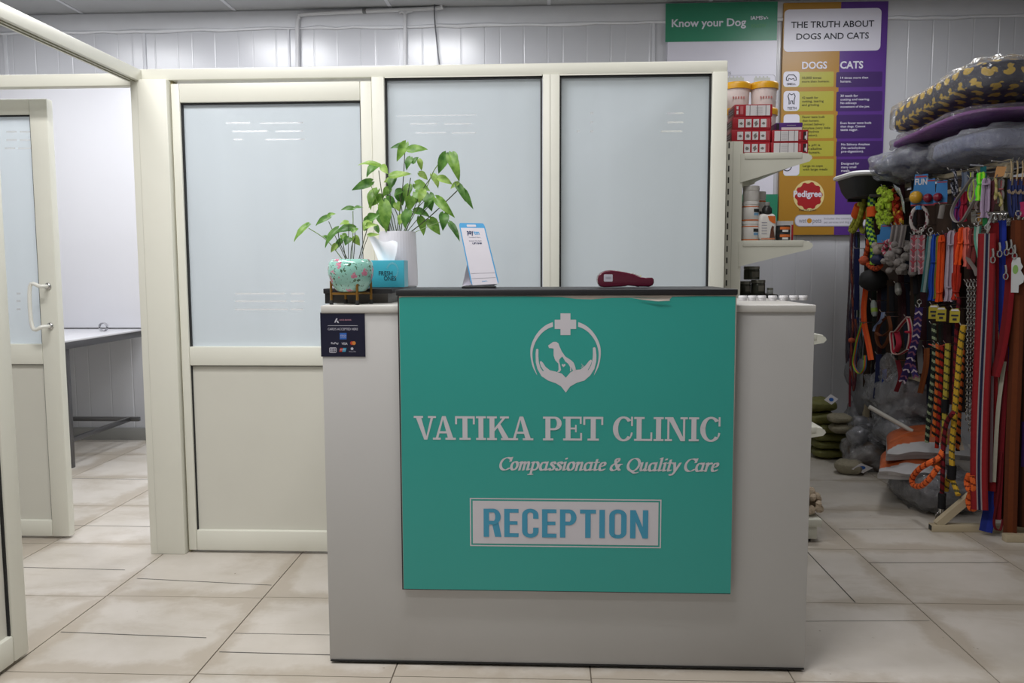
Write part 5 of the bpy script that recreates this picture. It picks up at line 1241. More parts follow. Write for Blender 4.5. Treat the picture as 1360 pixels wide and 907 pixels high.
# -- dark leads that fill the depth of the rack
dark = ['#17171c', '#221a1a', '#2a1414', '#141a2c', '#2b1c12', '#1c2420', '#301018', '#1a1a20']
fill_names = {'#17171c': 'black', '#221a1a': 'dusky brown', '#2a1414': 'dark oxblood', '#141a2c': 'dark navy', '#2b1c12': 'dark brown', '#1c2420': 'dark green', '#301018': 'dark wine', '#1a1a20': 'charcoal'}
for i in range(40):
    x = 1152+ (i % 20)*7.6+random.uniform(-2, 2); y0 = random.choice((238, 300, 372, 378)) if i < 20 else random.choice((330, 380)); y1 = y0+random.uniform(110, 190)
    strap('leash', 'dark webbing lead hanging deep among the others on the rack', [(x, y0), (x+random.uniform(-2, 2), (y0+y1)/2), (x+random.uniform(-3, 3), y1)], random.uniform(5, 9), [dark[i % 8]], off=.03+.02*(i % 2), group='dark leads deep in the rack', hook=False)

# -- top row
OL, OR = '#8a8a2e', '#c9521c'
rope('rope_toy', 'olive rope tug toy with orange binding, nearest the back wall', [(1146, 250), (1142, 272), (1136, 292), (1130, 304), (1134, 306), (1141, 292), (1146, 272), (1148, 252)], 2.9, OL, '#a3a23c', wrap=[((1142, 273), (1137, 287), OR, 6.0)], cat='dog toy')
rope('rope_toy', 'olive rope tug toy with orange binding, half hidden behind its twin', [(1151, 258), (1149, 280), (1143, 296), (1146, 308), (1152, 300), (1153, 276)], 2.6, OL, '#7b7a2a', off=.03, wrap=[((1149, 279), (1147, 290), OR, 4.4)], cat='dog toy')
rope('rope_toy', 'teal and lime flecked rope tug toy with orange binding', [(1161, 250), (1158, 262), (1157, 285), (1155, 300), (1158, 316), (1161, 330), (1160, 352)], 4.2, '#9fc83e', '#1d4a50', off=-.03, wrap=[((1158, 275), (1158, 288), OR, 5.6)], cat='dog toy', tw=4, freq=3)
def knots(cx, cy, w, h, n, rpx, c1, c2, lb, off):
    top = hp(cx, cy-h/2, off); t = thing('rope_toy', lb, 'dog toy', top)
    for i in range(n):
        a_ = random.uniform(0, 2*PI); x0 = cx+random.uniform(-w, w)*.45; y0 = cy+random.uniform(-h, h)*.45
        pts = [hp(x0+w*.22*math.cos(a_+q*1.5), y0+h*.13*math.sin(a_+q*1.5)+q*2, off+random.uniform(-.02, .02)) for q in range(4)]
        P_ = smooth_path(pts, 6); g = MB(); m_ = pxm(cx, cy)
        g.tube(P_, rpx*m_, cloth(c1), 7, cloth(c2), lambda i_, j_: ((j_+i_) % 7) < 2); g.build('knotted_rope', t)
    hook_to(top, at_end(cx)); return t
knots(1175, 272, 17, 48, 26, 2.5, '#a3bf38', '#6d7a22', 'lime rope toy tied in a fat knotted bunch', -.035)
knots(1190, 278, 13, 56, 18, 2.4, '#a8331c', '#c8a03a', 'red and yellow knotted rope toy behind the lime one', .0)
knots(1182, 290, 16, 22, 8, 2.3, '#c9521c', '#a3bf38', 'orange rope toy peeping out below the lime knots', .02)
g = MB(); pts = [hp(a, b, -.02) for a, b in ((1186, 244), (1195, 250), (1201, 268), (1202, 284), (1199, 280), (1196, 262), (1189, 252))]
g.poly(pts, clear_sheet('limp_plastic', (.9, .9, .92), .1, .2, .3, veil=.45)); tag(g.build('plastic_sleeve', smooth=0), 'limp clear plastic sleeve hanging beside the rope toys', 'sleeve')
# carded ball-and-rope toy
cblue = M('card_blue', '#2f7ec0', .4, noise=.1); cred = M('card_red', '#a32a3a', .4); cyel = M('ball_yellow', '#c99a28', .35)
def card_toy(x0, x1, y0, y1, lb, ball=None, word=None, off=-.05, ringc=None):
    c_ = hp((x0+x1)/2, (y0+y1)/2, off); m_ = pxm((x0+x1)/2, (y0+y1)/2); s_ = sidev(c_); n_ = Vector((s_.y, -s_.x, 0)); n_ = -n_ if n_.dot(c_-CAM) > 0 else n_
    w_, h_ = (x1-x0)*m_, (y1-y0)*m_; t = thing('carded_toy', lb, 'dog toy', c_)
    fn = lambda k: (lambda u, v: c_+s_*(w_*(u-.5))+Vector((0, 0, h_*(v-.5)))+n_*(.0008*k))
    g = MB(); g.prism([fn(0)(u, v) for u, v in ((.1, 0), (.95, 0), (.95, .45), (.9, 1), (.25, 1), (.2, .5), (.05, .45))], -n_*.002, cblue); g.build('card', t)
    g = MB()
    if word: put_text(g, word, boxw, fn(2), .26, .88, .66, .86, .03)
    flat(g, [(.28, .9), (.88, .9), (.88, .95), (.28, .95)], cred, fn(1)); flat(g, [(.1, 0), (.95, 0), (.95, .05), (.1, .05)], cred, fn(1)); g.build('card_print', t, smooth=0)
    if ball: g = MB(); g.ball(fn(1)(.35, .27)+n_*(.018), ball[1]*m_, ball[0], u=16, v=10); g.build('ball', t)
    if ringc:
        g = MB(); R_ = [fn(1)(.55+.42*math.cos(a_*PI/12), -.42+.40*math.sin(a_*PI/12)) for a_ in range(24)]
        g.tube(R_, [1.7*m_*(1+.25*(i % 2)) for i in range(24)], cloth('#b9b0ae'), 7, cloth('#6d3a44'), lambda i, j: (i+j) % 5 == 0, closed=True); g.build('rope_ring', t)
        g = MB(); g.tube([fn(2)(.5, .0), fn(2)(.5, -.12)], 3.5*m_, cblue, 8); g.build('ferrule', t)
    hook_to(fn(1)(.55, 1.0), at_end(x0))
card_toy(1211, 1231, 235, 270, 'blue carded toy with yellow ball and rope ring below', (cyel, 7.0), 'FUN', -.05, True)
card_toy(1229, 1241, 240, 270, 'blue carded toy with dark red ball, behind the yellow ball', (M('ball_red', '#7a1830', .35), 5), None, -.02)
card_toy(1241, 1257, 242, 268, 'small blue carded toy with crimson ball beside dark tassels', (M('ball_red', '#7a1830', .35), 5), None, -.01)
card_toy(1166, 1187, 300, 322, 'blue and lilac carded pack beside the grey plush strips', None, None, -.045)
strap('tassel', 'pale grey tassel hanging under the blue cards', [(1252, 272), (1251, 280), (1249, 290)], 6, ['#8a8582'], off=-.02, cat='tassel', thick=.5)
rope('collar', 'navy dotted rope collar on the top row', [(1264, 226), (1268, 228), (1270, 240), (1271, 256), (1266, 256), (1264, 242)], 1.5, '#262a38', '#8f8f98', off=-.03, cat='collar', freq=3)
strap('collar', 'slate blue patterned collar on the top row', [(1282, 228), (1283, 240), (1281, 254)], 8, ['#4a5568', '#6d7686', '#3d4658'], off=-.01, cat='collar')
strap('leash', 'grey webbing lead swinging out in a wide loop', [(1291, 236), (1280, 252), (1268, 270), (1264, 284), (1269, 294), (1277, 294), (1284, 284), (1294, 266)], 3.6, ['#8b8582', '#6f6968', '#8b8582'], off=-.07, thick=.3)
bundle('leash', 'crimson folded lead inside the wide grey loop', 1281, 254, 288, 8, ['#8a1830', '#a3243c'], off=.02)
bundle('leash', 'violet folded lead inside the wide grey loop', 1272, 262, 290, 7, ['#3d3576', '#7a2460'], off=.03)
strap('leash', 'lime and grey slip lead next to the neon one', [(1291, 228), (1290, 242), (1287, 258), (1291, 268), (1295, 254), (1294, 238)], 3.6, ['#a0b83a', '#8a8a80', '#a8a29c'], off=-.04, thick=.25)
bundle('leash', 'pinkish grey folded lead behind the grey loop', 1295, 236, 270, 9, ['#a0908c', '#8d7f7c', '#a86c64'], off=-.01)
bundle('leash', 'neon green folded lead', 1303, 229, 259, 8, ['#52d32a', '#9be33a', '#3fae24'], off=-.05, rpx=1.3)
strap('leash', 'teal strap behind the neon green lead', [(1306, 221), (1306, 240), (1306, 258)], 6, ['#1e6a70'], off=-.02)
bundle('leash', 'mauve folded lead on the top row', 1310, 237, 280, 9, ['#a592ac', '#8d7c94'], off=-.04, ties=(.15,))
bundle('leash', 'dusty maroon folded lead on the top row', 1317, 240, 276, 7, ['#5a2e38', '#6d3a44'], off=-.02)
rope('leash', 'beige and yellow looped lead on the top row', [(1322, 236), (1323, 252), (1321, 266), (1325, 256), (1329, 262), (1330, 270), (1327, 274)], 1.5, '#b7a878', '#8d8a4a', off=-.04)
bundle('leash', 'coral patterned folded lead beside the beige loop', 1329, 238, 264, 8, ['#9c5a5e', '#7d7a78', '#b06a60'], off=-.02)
for x, lb in ((1337, 'dark olive strap beside the navy sets'),): strap('leash', lb, [(x, 236), (x, 262), (x+1, 290)], 7, ['#33351f'], off=0)
for x, lb in ((1343, 'navy harness set nearest the mauve lead'), (1351, 'navy harness set, middle one of the top row end'), (1358, 'navy harness set at the frame edge')):
    t = thing('harness', lb, 'harness', hp(x, 214, -.03)); 
    g = MB(); a_ = hp(x, 213, -.03); b_ = hp(x-1, 240, -.03); g.tube(smooth_path([a_, hp(x+.8, 225, -.03), b_], 4), .0035, M('hanger_beige', '#b09a78', .5), 6); g.build('hanger', t)
    strap('', '', [(x-2, 238), (x-3, 255), (x-2, 276), (x+1, 288), (x+3, 270), (x+1, 246)], 3.6, ['#20264e', '#2c3566'], off=-.03, parent=t, part='strap'); strap('', '', [(x-4, 252), (x, 258), (x+4, 253)], 3, ['#8a7a6a'], off=-.035, parent=t, part='chest_strap')
    hook_to(a_, True)
g = MB(); g.tube([hp(1317, 213.5), hp(1362, 217)], .004, wire, 8); g.build('hook_bar', RK)
g = MB(); g.tube([hp(1289, 219, -.05), hp(1306, 220, -.05)], .004, wire, 8); g.build('hook_bar', RK)
# product heads: cardboard tags of the top row
tagc = M('card_tag_tan', '#b3824e', .6)
g = MB(); c_ = hp(1328, 228, -.05); s_ = sidev(c_); m_ = pxm(1328, 228); g.prism([c_+s_*(a*m_)+Vector((0, 0, b*m_)) for a, b in ((-5, -6), (4, -5), (6, 5), (-3, 6))], (0, .002, 0), tagc)
tag(g.build('paper_tag', smooth=0), 'tan cardboard tag at the top of the coral lead', 'tag')

# -- second row
pl = M('plush_grey', '#8d8784', .95, noise=.25, nscale=70, bump=.5, bscale=140)
c_ = hp(1196, 342, -.06); m_ = pxm(1196, 342); g = MB(); s_ = sidev(c_)
for i in range(46):
    g.ball(c_+s_*(random.uniform(-18, 18)*m_)+Vector((0, random.uniform(-.03, .03), random.uniform(-17, 17)*m_)), random.uniform(3.2, 5)*m_, pl, sx=1.15, jit=.12, u=8, v=6)
tag(g.build('plush_toy'), 'lumpy grey plush toy bunch in the second row', 'dog toy'); hook_to(c_+Vector((0, 0, 14*m_)))
for i, (x, lb) in enumerate(((1186, 'grey plush strip nearest the lilac pack'), (1192, 'grey plush strip, middle one of three above the grey bunch'), (1199, 'grey plush strip nearest the chevron collars'))):
    strap('plush_strip', lb, [(x+2, 299), (x, 312), (x-3, 328)], 5.6, ['#8e8786', '#6b6464', '#97908e'], off=-.07, cat='dog toy', thick=.5)
g = MB()
for (a, b, rr) in ((1166, 332, 6), (1162, 326, 4), (1170, 326, 4)): g.ball(hp(a, b, -.06), rr*pxm(a, b), M('plush_cream', '#a59a90', .9, noise=.2, bump=.4), u=10, v=8)
tag(g.build('plush_toy'), 'small cream plush dangling below the flecked tug toy', 'dog toy')
rope('rope_toy', 'pink and white candy twist rope coil', [(1176, 322), (1183, 320), (1184, 330), (1178, 338), (1173, 332), (1177, 326)], 2.2, '#b0485e', '#c3b0b4', off=-.07, cat='dog toy')
rope('rope_toy', 'orange twisted rope toy with round knot', [(1154, 318), (1152, 332), (1149, 344), (1156, 354), (1164, 357), (1170, 352)], 2.8, '#c4522a', '#8d3418', off=-.04, cat='dog toy')
g = MB(); g.ball(hp(1147, 346, -.06), 5.5*pxm(1147, 346), M('knot_orange', '#b8553a', .9, noise=.3, nscale=60, bump=.5), u=12, v=9, jit=.08); tag(g.build('rope_knot'), 'orange rope knot ball by the back wall end', 'dog toy')
g = MB(); g.ball(hp(1166, 345, -.06), 8*pxm(1166, 345), M('ball_navy', '#1d2346', .6, noise=.15), sz=.75, u=16, v=10); tag(g.build('toy_ball'), 'navy blue fabric ball beside the orange rope', 'dog toy')
bean = MB(); bean.ball(hp(1160, 372, -.03), 17*pxm(1160, 372), M('bag_black', '#151517', .7, noise=.3), sz=.75, sy=.6, u=18, v=10, jit=.05); tag(bean.build('pouch'), 'black pouch hanging below the navy ball', 'pouch')
for x, y1, lb in ((1214, 361, 'pink chevron collar nearest the grey bunch'), (1224, 364, 'pink chevron collar with heart shapes, farther from the grey bunch')):
    t = strap('collar', lb, [(x, 312), (x-1, 336), (x-2+(x > 1220)*2, y1)], 7.5, ['#8e8286', '#9d5560', '#b9a4a6'], off=-.06, cat='collar', clip=True)
    g = MB(); m_ = pxm(x, 340)
    for k in range(6):
        p = hp(x-k*.3, 318+k*7.5, -.078); s_ = sidev(p); line(g, [(-3, 1.8), (0, -1.5), (3, 1.8)], 1.3*m_ / m_, cloth('#c79aa2') if k % 2 else cloth('#b03c4a'), lambda u, v, p=p, s_=s_: p+s_*(u*m_)+Vector((0, 0, v*m_)))
    g.build('chevrons', t, smooth=0)
strap('leash', 'teal checked lead with pale stripe, second row', [(1236, 313), (1233, 340), (1230, 365), (1227, 388)], 7, ['#3f6d70', '#8ea3a0', '#35595e'], off=-.05, clip=True)
bundle('leash', 'royal blue folded lead, second row', 1242, 311, 386, 9, ['#1d3f9e', '#2450b8'], off=-.03)
bundle('leash', 'olive folded lead beside the blue one', 1246.5, 313, 385, 5, ['#6d6a28', '#858030'], off=-.02, n=3)
bundle('leash', 'bright orange folded lead next to the olive one', 1251, 312, 387, 7.5, ['#d1481a', '#e2561e'], off=-.045, ties=(.1, .86))
bundle('leash', 'dusty rose folded lead behind the orange one', 1257, 310, 382, 7, ['#7d3846', '#93485a'], off=-.015)
bundle('leash', 'lilac grey folded cord with frayed end', 1264.5, 306, 385, 10, ['#9a8c9c', '#b0a2b0', '#887a8c'], off=-.05, n=6, ties=(.2, .8))
bundle('leash', 'red folded lead beside the lilac grey cord', 1273, 308, 384, 9, ['#a3281c', '#c03420'], off=-.03, ties=(.88,))
bundle('leash', 'orange short folded lead over the red one', 1278, 302, 343, 6.5, ['#e0511a', '#cf4718'], off=-.06, lean=-3)
bundle('leash', 'coral folded lead, short, second row', 1284, 302, 345, 7.5, ['#c4584c', '#d47064', '#a8463e'], off=-.05, lean=2)
bundle('leash', 'brick red checked folded lead', 1292, 303, 348, 8, ['#7a3432', '#6d2a2c', '#8d4a44'], off=-.03)
strap('leash', 'sea green patterned lead, second row', [(1299, 300), (1298, 318), (1302, 338), (1306, 358)], 7, ['#4f8a78', '#a3b0a8', '#3a6a5e'], off=-.05, clip=True)
strap('leash', 'taupe strap slanting below the coral lead', [(1282, 334), (1287, 346), (1294, 356), (1298, 366)], 4.5, ['#6d6460'], off=-.045, hook=False)
# short hanging items above the second row
for x, y, cA, lb in ((1293, 288, '#6d6a62', 'grey buckle strap above the second row'), (1302, 290, '#8d6a34', 'tan buckle strap above the second row'), (1308, 292, '#1f6a3a', 'green strap end above the second row')):
    strap('collar', lb, [(x, y-8), (x, y), (x+.5, y+8)], 5, [cA], off=-.03, cat='collar')

# -- third and fourth rows, far half
strap('leash', 'vivid orange lead in the far corner, third row', [(1151, 372), (1149, 390), (1147, 410), (1148, 430), (1153, 455), (1157, 478)], 6, ['#d44a1e', '#e2602a'], off=-.05)
strap('leash', 'lime, orange and blue lead hanging in a long loop', [(1146, 428), (1140, 447), (1136, 466), (1134, 484), (1141, 496), (1148, 489), (1149, 472)], 3.4, ['#7fb83a', '#c9582a', '#3a7a9e'], off=-.06, thick=.3)
for i, (x, x2, c1, lb) in enumerate(((1132, 1133, '#5a2e38', 'maroon thin cord nearest the back wall'), (1135, 1129, '#3a3046', 'plum thin cord bundle nearest the back wall'), (1138, 1136, '#27305a', 'navy thin cord nearest the back wall'), (1141, 1140, '#2c3a30', 'green black speckled cord nearest the back wall'), (1130, 1126, '#55484e', 'grey thin cord at the wall end of the rack'))):
    rope('leash', lb, [(x, 308), (x-1, 360), (x2, 420), (x2-2, 470), (x2+1, 520-6*i), (x2+4, 480), (x2+3, 420)], 1.3, c1, '#8a4a3a' if i == 0 else '#55505a', off=.02+.012*i, dens=.02)
strap('leash', 'deep blue webbing lead at the wall end', [(1138, 330), (1138, 370), (1137, 412)], 6, ['#1c2350'], off=.03)
strap('leash', 'red webbing lead at the wall end', [(1128.5, 540), (1129, 500), (1131, 450)], 2.5, ['#7a2430'], off=.02, hook=False)
g = MB(); g.ball(hp(1131, 452, -.03), 4*pxm(1131, 452), M('knot_orange', '#b8553a', .9), u=10, v=7, sz=.8); tag(g.build('cord_knot'), 'small orange knot on the thin cords at the wall end', 'knot')
for x, y0, y1, mat, lb in ((1160, 399, 420, M('tube_pale', '#8d9590', .4), 'pale plastic tube with lime label, third row'), (1192, 376, 392, M('tube_dim', '#6d6c66', .4), 'small grey plastic tube in the dark of the third row')):
    p0, p1 = hp(x, y0, -.04), hp(x+2, y1, -.04); t = thing('plastic_tube', lb, 'tube', p0); g = MB(); m_ = pxm(x, y0); n_ = 6
    g.tube([p0+(p1-p0)*(i/n_) for i in range(n_+1)], [3.6*m_*q for q in (.5, .9, 1, 1, 1, .95, .6)], mat, 12); g.build('tube_body', t); g = MB(); a_, b_ = p0+(p1-p0)*.5, p0+(p1-p0)*.75
    g.tube([a_, b_], 3.75*m_, M('tube_lime', '#8aa63a', .4) if x == 1160 else M('tube_band', '#8d8c86', .4), 12); g.build('label_band', t); hook_to(p0)
t = thing('harness', 'brown leather harness in the third row', 'harness', hp(1172, 425, -.04)); lc = ['#5a3018', '#6d3c20']
strap('', '', [(1180, 420), (1170, 428), (1164, 442), (1166, 456), (1172, 462)], 4, lc, off=-.04, parent=t, part='strap', thick=.3); strap('', '', [(1180, 420), (1183, 436), (1179, 452), (1172, 462)], 4, lc, off=-.05, parent=t, part='strap', thick=.3); strap('', '', [(1164, 442), (1172, 446), (1182, 440)], 4.5, lc, off=-.055, parent=t, part='chest_strap', thick=.3); hook_to(hp(1180, 420, -.04))
t = thing('harness', 'red harness with pale piping in the third row', 'harness', hp(1205, 422, -.05)); rc = ['#b09a94', '#9c1f34', '#9c1f34', '#b09a94']
strap('', '', [(1206, 421), (1198, 430), (1190, 440), (1184, 442), (1185, 458), (1187, 469), (1196, 470), (1206, 464)], 4.5, rc, off=-.06, parent=t, part='strap', thick=.3); strap('', '', [(1206, 421), (1209, 434), (1209, 452), (1206, 464)], 5, rc, off=-.055, parent=t, part='strap', thick=.3); strap('', '', [(1191, 441), (1194, 456), (1190, 467)], 6, ['#a3243a'], off=-.05, parent=t, part='chest_strap', thick=.3); strap('', '', [(1204, 441), (1208, 441)], 5, ['#b3203a'], off=-.065, parent=t, part='buckle_pad', thick=.5); hook_to(hp(1206, 421, -.05))
strap('collar', 'pale blue small ribbon collar beside the leather harness', [(1173, 414), (1171, 424), (1163, 434), (1161, 440)], 4, ['#7d8fb8', '#9aa6c4'], off=-.05, cat='collar')
def chevron_strap(lb, pts, w, off, base, c1, c2, step=6.2):
    t = strap('leash', lb, pts, w, [base], off=off, clip=True, thick=.16); P_ = smooth_path([(a, b, 0) for a, b in pts], 8); g = MB(); acc = 0; k = 0; m_ = pxm(*pts[0])
    for i in range(1, len(P_)):
        acc += (P_[i]-P_[i-1]).length
        if acc >= step:
            acc = 0; k += 1; d = (P_[i]-P_[i-1]).normalized(); p = hp(P_[i].x, P_[i].y, off-.0); p += (CAM-p).normalized()*(w*m_*.5*.16+.004); s_ = sidev(p); up = Vector((0, 0, 1))
            ax = s_*d.x-up*d.y; ay = s_*(-d.y)-up*d.x
            line(g, [(w*.44, 1.8), (0, -1.7), (-w*.44, 1.8)], 2.0, cloth(c1) if k % 2 else cloth(c2), lambda u, v, p=p, ax=ax, ay=ay: p+(ay*u+ax*v)*m_)
    g.build('chevrons', t, smooth=0); return t
chevron_strap('wide purple and white chevron lead', [(1221, 408), (1219, 426), (1217, 446), (1212, 466), (1206, 486), (1199, 506)], 8, -.07, '#33265e', '#b9a9b4', '#7a4a62')
chevron_strap('shorter purple chevron lead crossing behind the wide one', [(1213, 470), (1212, 484), (1216, 500)], 6, -.05, '#33265e', '#b9a9b4', '#7a4a62')
strap('leash', 'grey strap behind the chevron leads', [(1221, 452), (1222, 475), (1224, 496)], 6, ['#5d5a5c'], off=-.02)
strap('leash', 'rust leather lead low in the third row', [(1231, 462), (1230, 485), (1226, 505), (1222, 522)], 6, ['#6d381a', '#7d4522'], off=-.02)
strap('leash', 'navy lead end hanging toward the grey bags', [(1167, 470), (1166, 500), (1163, 530)], 6.5, ['#1b2144'], off=.0)
strap('leash', 'blue lead end hanging beside the navy one', [(1175, 490), (1174, 508), (1173, 524)], 5, ['#22347a'], off=.0)
strap('leash', 'crimson lead end pointing at the grey bags', [(1192, 478), (1196, 500), (1190, 520)], 5, ['#6d1824'], off=-.02)
bag_ = MB(); c_ = hp(1180, 488, -.03); bag_.ball(c_, 15*pxm(1180, 488), film, sx=.7, sy=.4, sz=1.1, u=14, v=10, jit=.12); tag(bag_.build('plastic_pouch'), 'crumpled clear pouch hanging below the harnesses', 'pouch')
tagy = M('tag_yellow', '#b0a02a', .5)
for x, y, lb in ((1240, 414, 'yellow printed tag with two dark words'), (1250, 417, 'yellow printed tag beside the black cord'), (1268, 419, 'yellow green printed tag above the yellow rope')):
    c_ = hp(x, y, -.06); s_ = sidev(c_); m_ = pxm(x, y); t = thing('paper_tag', lb, 'tag', c_); g = MB(); g.prism([c_+s_*(a*m_)+Vector((0, 0, b*m_)) for a, b in ((-5, -8), (5, -8), (5, 5), (3, 8), (-3, 8), (-5, 5))], Vector((s_.y, -s_.x, 0))*.002, tagy); g.build('card', t)
    g = MB(); n_ = (CAM-c_).normalized()*.004; fn = lambda u, v: c_+n_+s_*(u*m_)+Vector((0, 0, v*m_)); flat(g, [(-3.5, -1), (3.5, -1), (3.5, 1), (-3.5, 1)], pink, fn); flat(g, [(-2, -5.5), (2, -5.5), (2, -3), (-2, -3)], pink, fn); flat(g, [(-4, 5), (4, 5), (3, 7), (-3, 7)], boxw, fn); g.build('print', t, smooth=0); hook_to(c_+Vector((0, 0, 8*m_)))
# -- rope leads
rope('leash', 'black and pale green flecked rope lead', [(1240, 430), (1241, 470), (1237, 520), (1233, 560), (1231, 588)], 2.4, '#1d2420', '#8d9a7a', off=-.06, tw=3)
rope('leash', 'orange and black rope lead', [(1245, 456), (1245, 500), (1242, 550), (1240, 580)], 2.2, '#c9642a', '#1c1a18', off=-.05, tw=3)
rope('leash', 'red and dark flecked rope lead', [(1251, 458), (1250, 500), (1247, 550), (1244, 596)], 2.1, '#9c2418', '#1d1614', off=-.045, tw=3)
rope('leash', 'mustard rope lead with black sleeve', [(1259, 456), (1257, 500), (1255, 545), (1254, 590), (1252, 588)], 2.9, '#a8983a', '#4a4a2a', off=-.06, tw=2, wrap=[((1255.5, 530), (1255, 548), '#17171a', 3.8)])
rope('leash', 'wine red rope lead between the mustard ones', [(1274, 395), (1272, 420), (1270, 448), (1268, 500), (1266, 560)], 2.2, '#6d1420', '#3a0f16', off=-.03)
rope('leash', 'yellow rope lead with black sleeve and forked end', [(1280, 432), (1276, 456), (1272, 500), (1267, 560), (1264, 600), (1264, 622), (1258, 640), (1256, 652)], 2.9, '#c09a2e', '#4d4a2c', off=-.075, tw=2, wrap=[((1264.5, 618), (1263.5, 636), '#17171a', 4.4)])
rope('leash', 'yellow rope fork beside the black sleeve', [(1264, 636), (1268, 645), (1273, 658)], 2.6, '#c09a2e', '#4d4a2c', off=-.07, hook=False)
rope('leash', 'orange and black rope lead nearest the chains', [(1279, 462), (1277, 500), (1274, 550), (1272, 600)], 2.3, '#c4602a', '#1c1a18', off=-.03)
def clip_end(t, Q, r):
    e = Q[-1]; g = MB(); g.tube([e, e+Vector((0, 0, -.02))], .011, chrome, 10); g.tube([e+Vector((-.008, 0, -.03))+Vector((.018*math.cos(a_*PI/6), 0, .022*math.sin(a_*PI/6)-.012)) for a_ in range(12)], .0045, chrome, 8, closed=True); g.build('snap_hook', t)
rope('leash', 'dark red rope lead reaching the floor with steel snap hook', [(1266, 548), (1257, 562), (1253, 590), (1252, 625), (1251, 660), (1250, 676)], 2.3, '#6d1420', '#2c0c10', off=-.11, hook=False, extra=clip_end, wrap=[((1251.5, 655), (1250.5, 675), '#17171a', 3.8)])
rope('leash', 'orange rope lead handle looped above the orange bag', [(1252, 598, -.11), (1247, 608, -.13), (1236, 614, -.17), (1222, 622), (1212, 634), (1213, 644), (1224, 645), (1236, 634), (1246, 620, -.17)], 2.7, '#e0662e', '#7a2c14', off=-.19, hook=False, tw=2)
for i, (x, y, lb) in enumerate(((1290, 630, 'orange rope coil above the foot brace, upper loop'), (1292, 655, 'orange rope coil above the foot brace, lower loop'))):
    rope('leash', lb, [(x-3, y), (x-6, y+10), (x-3, y+20), (x+3, y+19), (x+2, y+8), (x+1, y)], 3.0, '#d4602a', '#7a2c14', off=-.05+.02*i, hook=False, tw=2)
strap('leash', 'red thin strap ring round the rope leads', [(1234, 457), (1240, 459), (1248, 460), (1254, 458)], 2.2, ['#b04438'], off=-.085, thick=.4, hook=False, cat='strap')
strap('price_rail', 'beige flat slat leaning among the rope leads', [(1266, 546), (1272, 575), (1278, 598)], 4.5, ['#9a8f82'], off=-.02, cat='slat', hook=False)
# -- steel chains
def chain(px, y0, y1, lb, off):
    a_, b_ = hp(px, y0, off), hp(px-2, y1, off); L_ = (b_-a_).length; n_ = int(L_/.0135); g = MB(); d = (b_-a_)/n_; s_ = sidev(a_); dp = Vector((s_.y, -s_.x, 0)); k = g.mi(chrome)
    for i in range(n_):
        c_ = a_+d*i; sv = s_ if i % 2 else dp; q = [c_+sv*(.0052*math.cos(t*PI/4))+Vector((0, 0, .0105*math.sin(t*PI/4))) for t in range(8)]; g.tube(q, .0021, chrome, 5, closed=True)
    t = thing('chain_leash', lb, 'chain', a_, 'steel chain leads'); g.build('links', t)
    h_ = MB(); h_.tube([a_+s_*(.008*math.cos(t*PI/5))+Vector((0, 0, .012+.012*math.sin(t*PI/5))) for t in range(10)], .0025, chrome, 6, closed=True); h_.build('ring', t); hook_to(a_+Vector((0, 0, .022)), at_end(px))
for i, (x, y1, lb) in enumerate(((1286, 560, 'steel chain lead nearest the yellow rope'), (1290, 575, 'steel chain lead, second from the yellow rope'), (1294.5, 590, 'steel chain lead, middle one of five'), (1299, 600, 'steel chain lead, second from the red webbing'), (1303, 560, 'steel chain lead nearest the red webbing'))): chain(x, 381, y1, lb, -.04+.01*(i % 2))
# -- near end: long red, blue and leather leads
strap('leash', 'long wide red, white and navy striped lead', [(1311, 310), (1309, 380), (1306, 450), (1302, 540), (1300, 620), (1301, 677)], 17, ['#701219', '#861a20', '#861a20', '#8f8688', '#171b38', '#8f8688', '#861a20', '#861a20', '#701219'], off=-.08, thick=.08, clip=True)
strap('leash', 'long crimson lead with dotted edge', [(1315, 330), (1316, 400), (1314, 480), (1313, 560), (1312, 640)], 9, ['#640e18', '#74131d', '#6d5a60'], off=-.05, clip=True)
strap('leash', 'wide plain red lead in front of the crate end', [(1319, 296), (1319, 360), (1318, 430), (1318, 490), (1317, 560), (1315, 652)], 11, ['#6b0b14', '#7d1019'], off=-.02, clip=True)
strap('leash', 'diagonal dark red lead crossing the blue one', [(1343, 330), (1341, 380), (1336, 430), (1329, 470), (1321, 500)], 9.5, ['#660b14', '#780f19'], off=-.10)
strap('leash', 'royal blue lead showing between the red ones', [(1331, 292), (1331, 350), (1331, 420), (1335, 470), (1341, 492)], 8, ['#1b2c86', '#2236a0'], off=-.03, clip=True)
strap('leash', 'blue lead with its end trailing near the floor', [(1323, 540), (1322, 600), (1317, 660), (1309, 706)], 13, ['#1c2a78', '#20308a'], off=.0, hook=False)
strap('leash', 'dark red lead behind the cream strip', [(1334, 440), (1332, 520), (1328, 600), (1324, 690)], 8, ['#5f0d18', '#70121e'], off=-.03)
strap('leash', 'cream narrow strip between red leads', [(1334, 480), (1326, 540), (1322, 600), (1320, 640)], 4, ['#a8a496'], off=-.06, hook=False)
strap('leash', 'dark red narrow lead curling at the floor', [(1330, 600), (1326, 650), (1320, 695), (1328, 704), (1332, 690)], 2.5, ['#5f0d18'], off=-.05, hook=False, thick=.3)
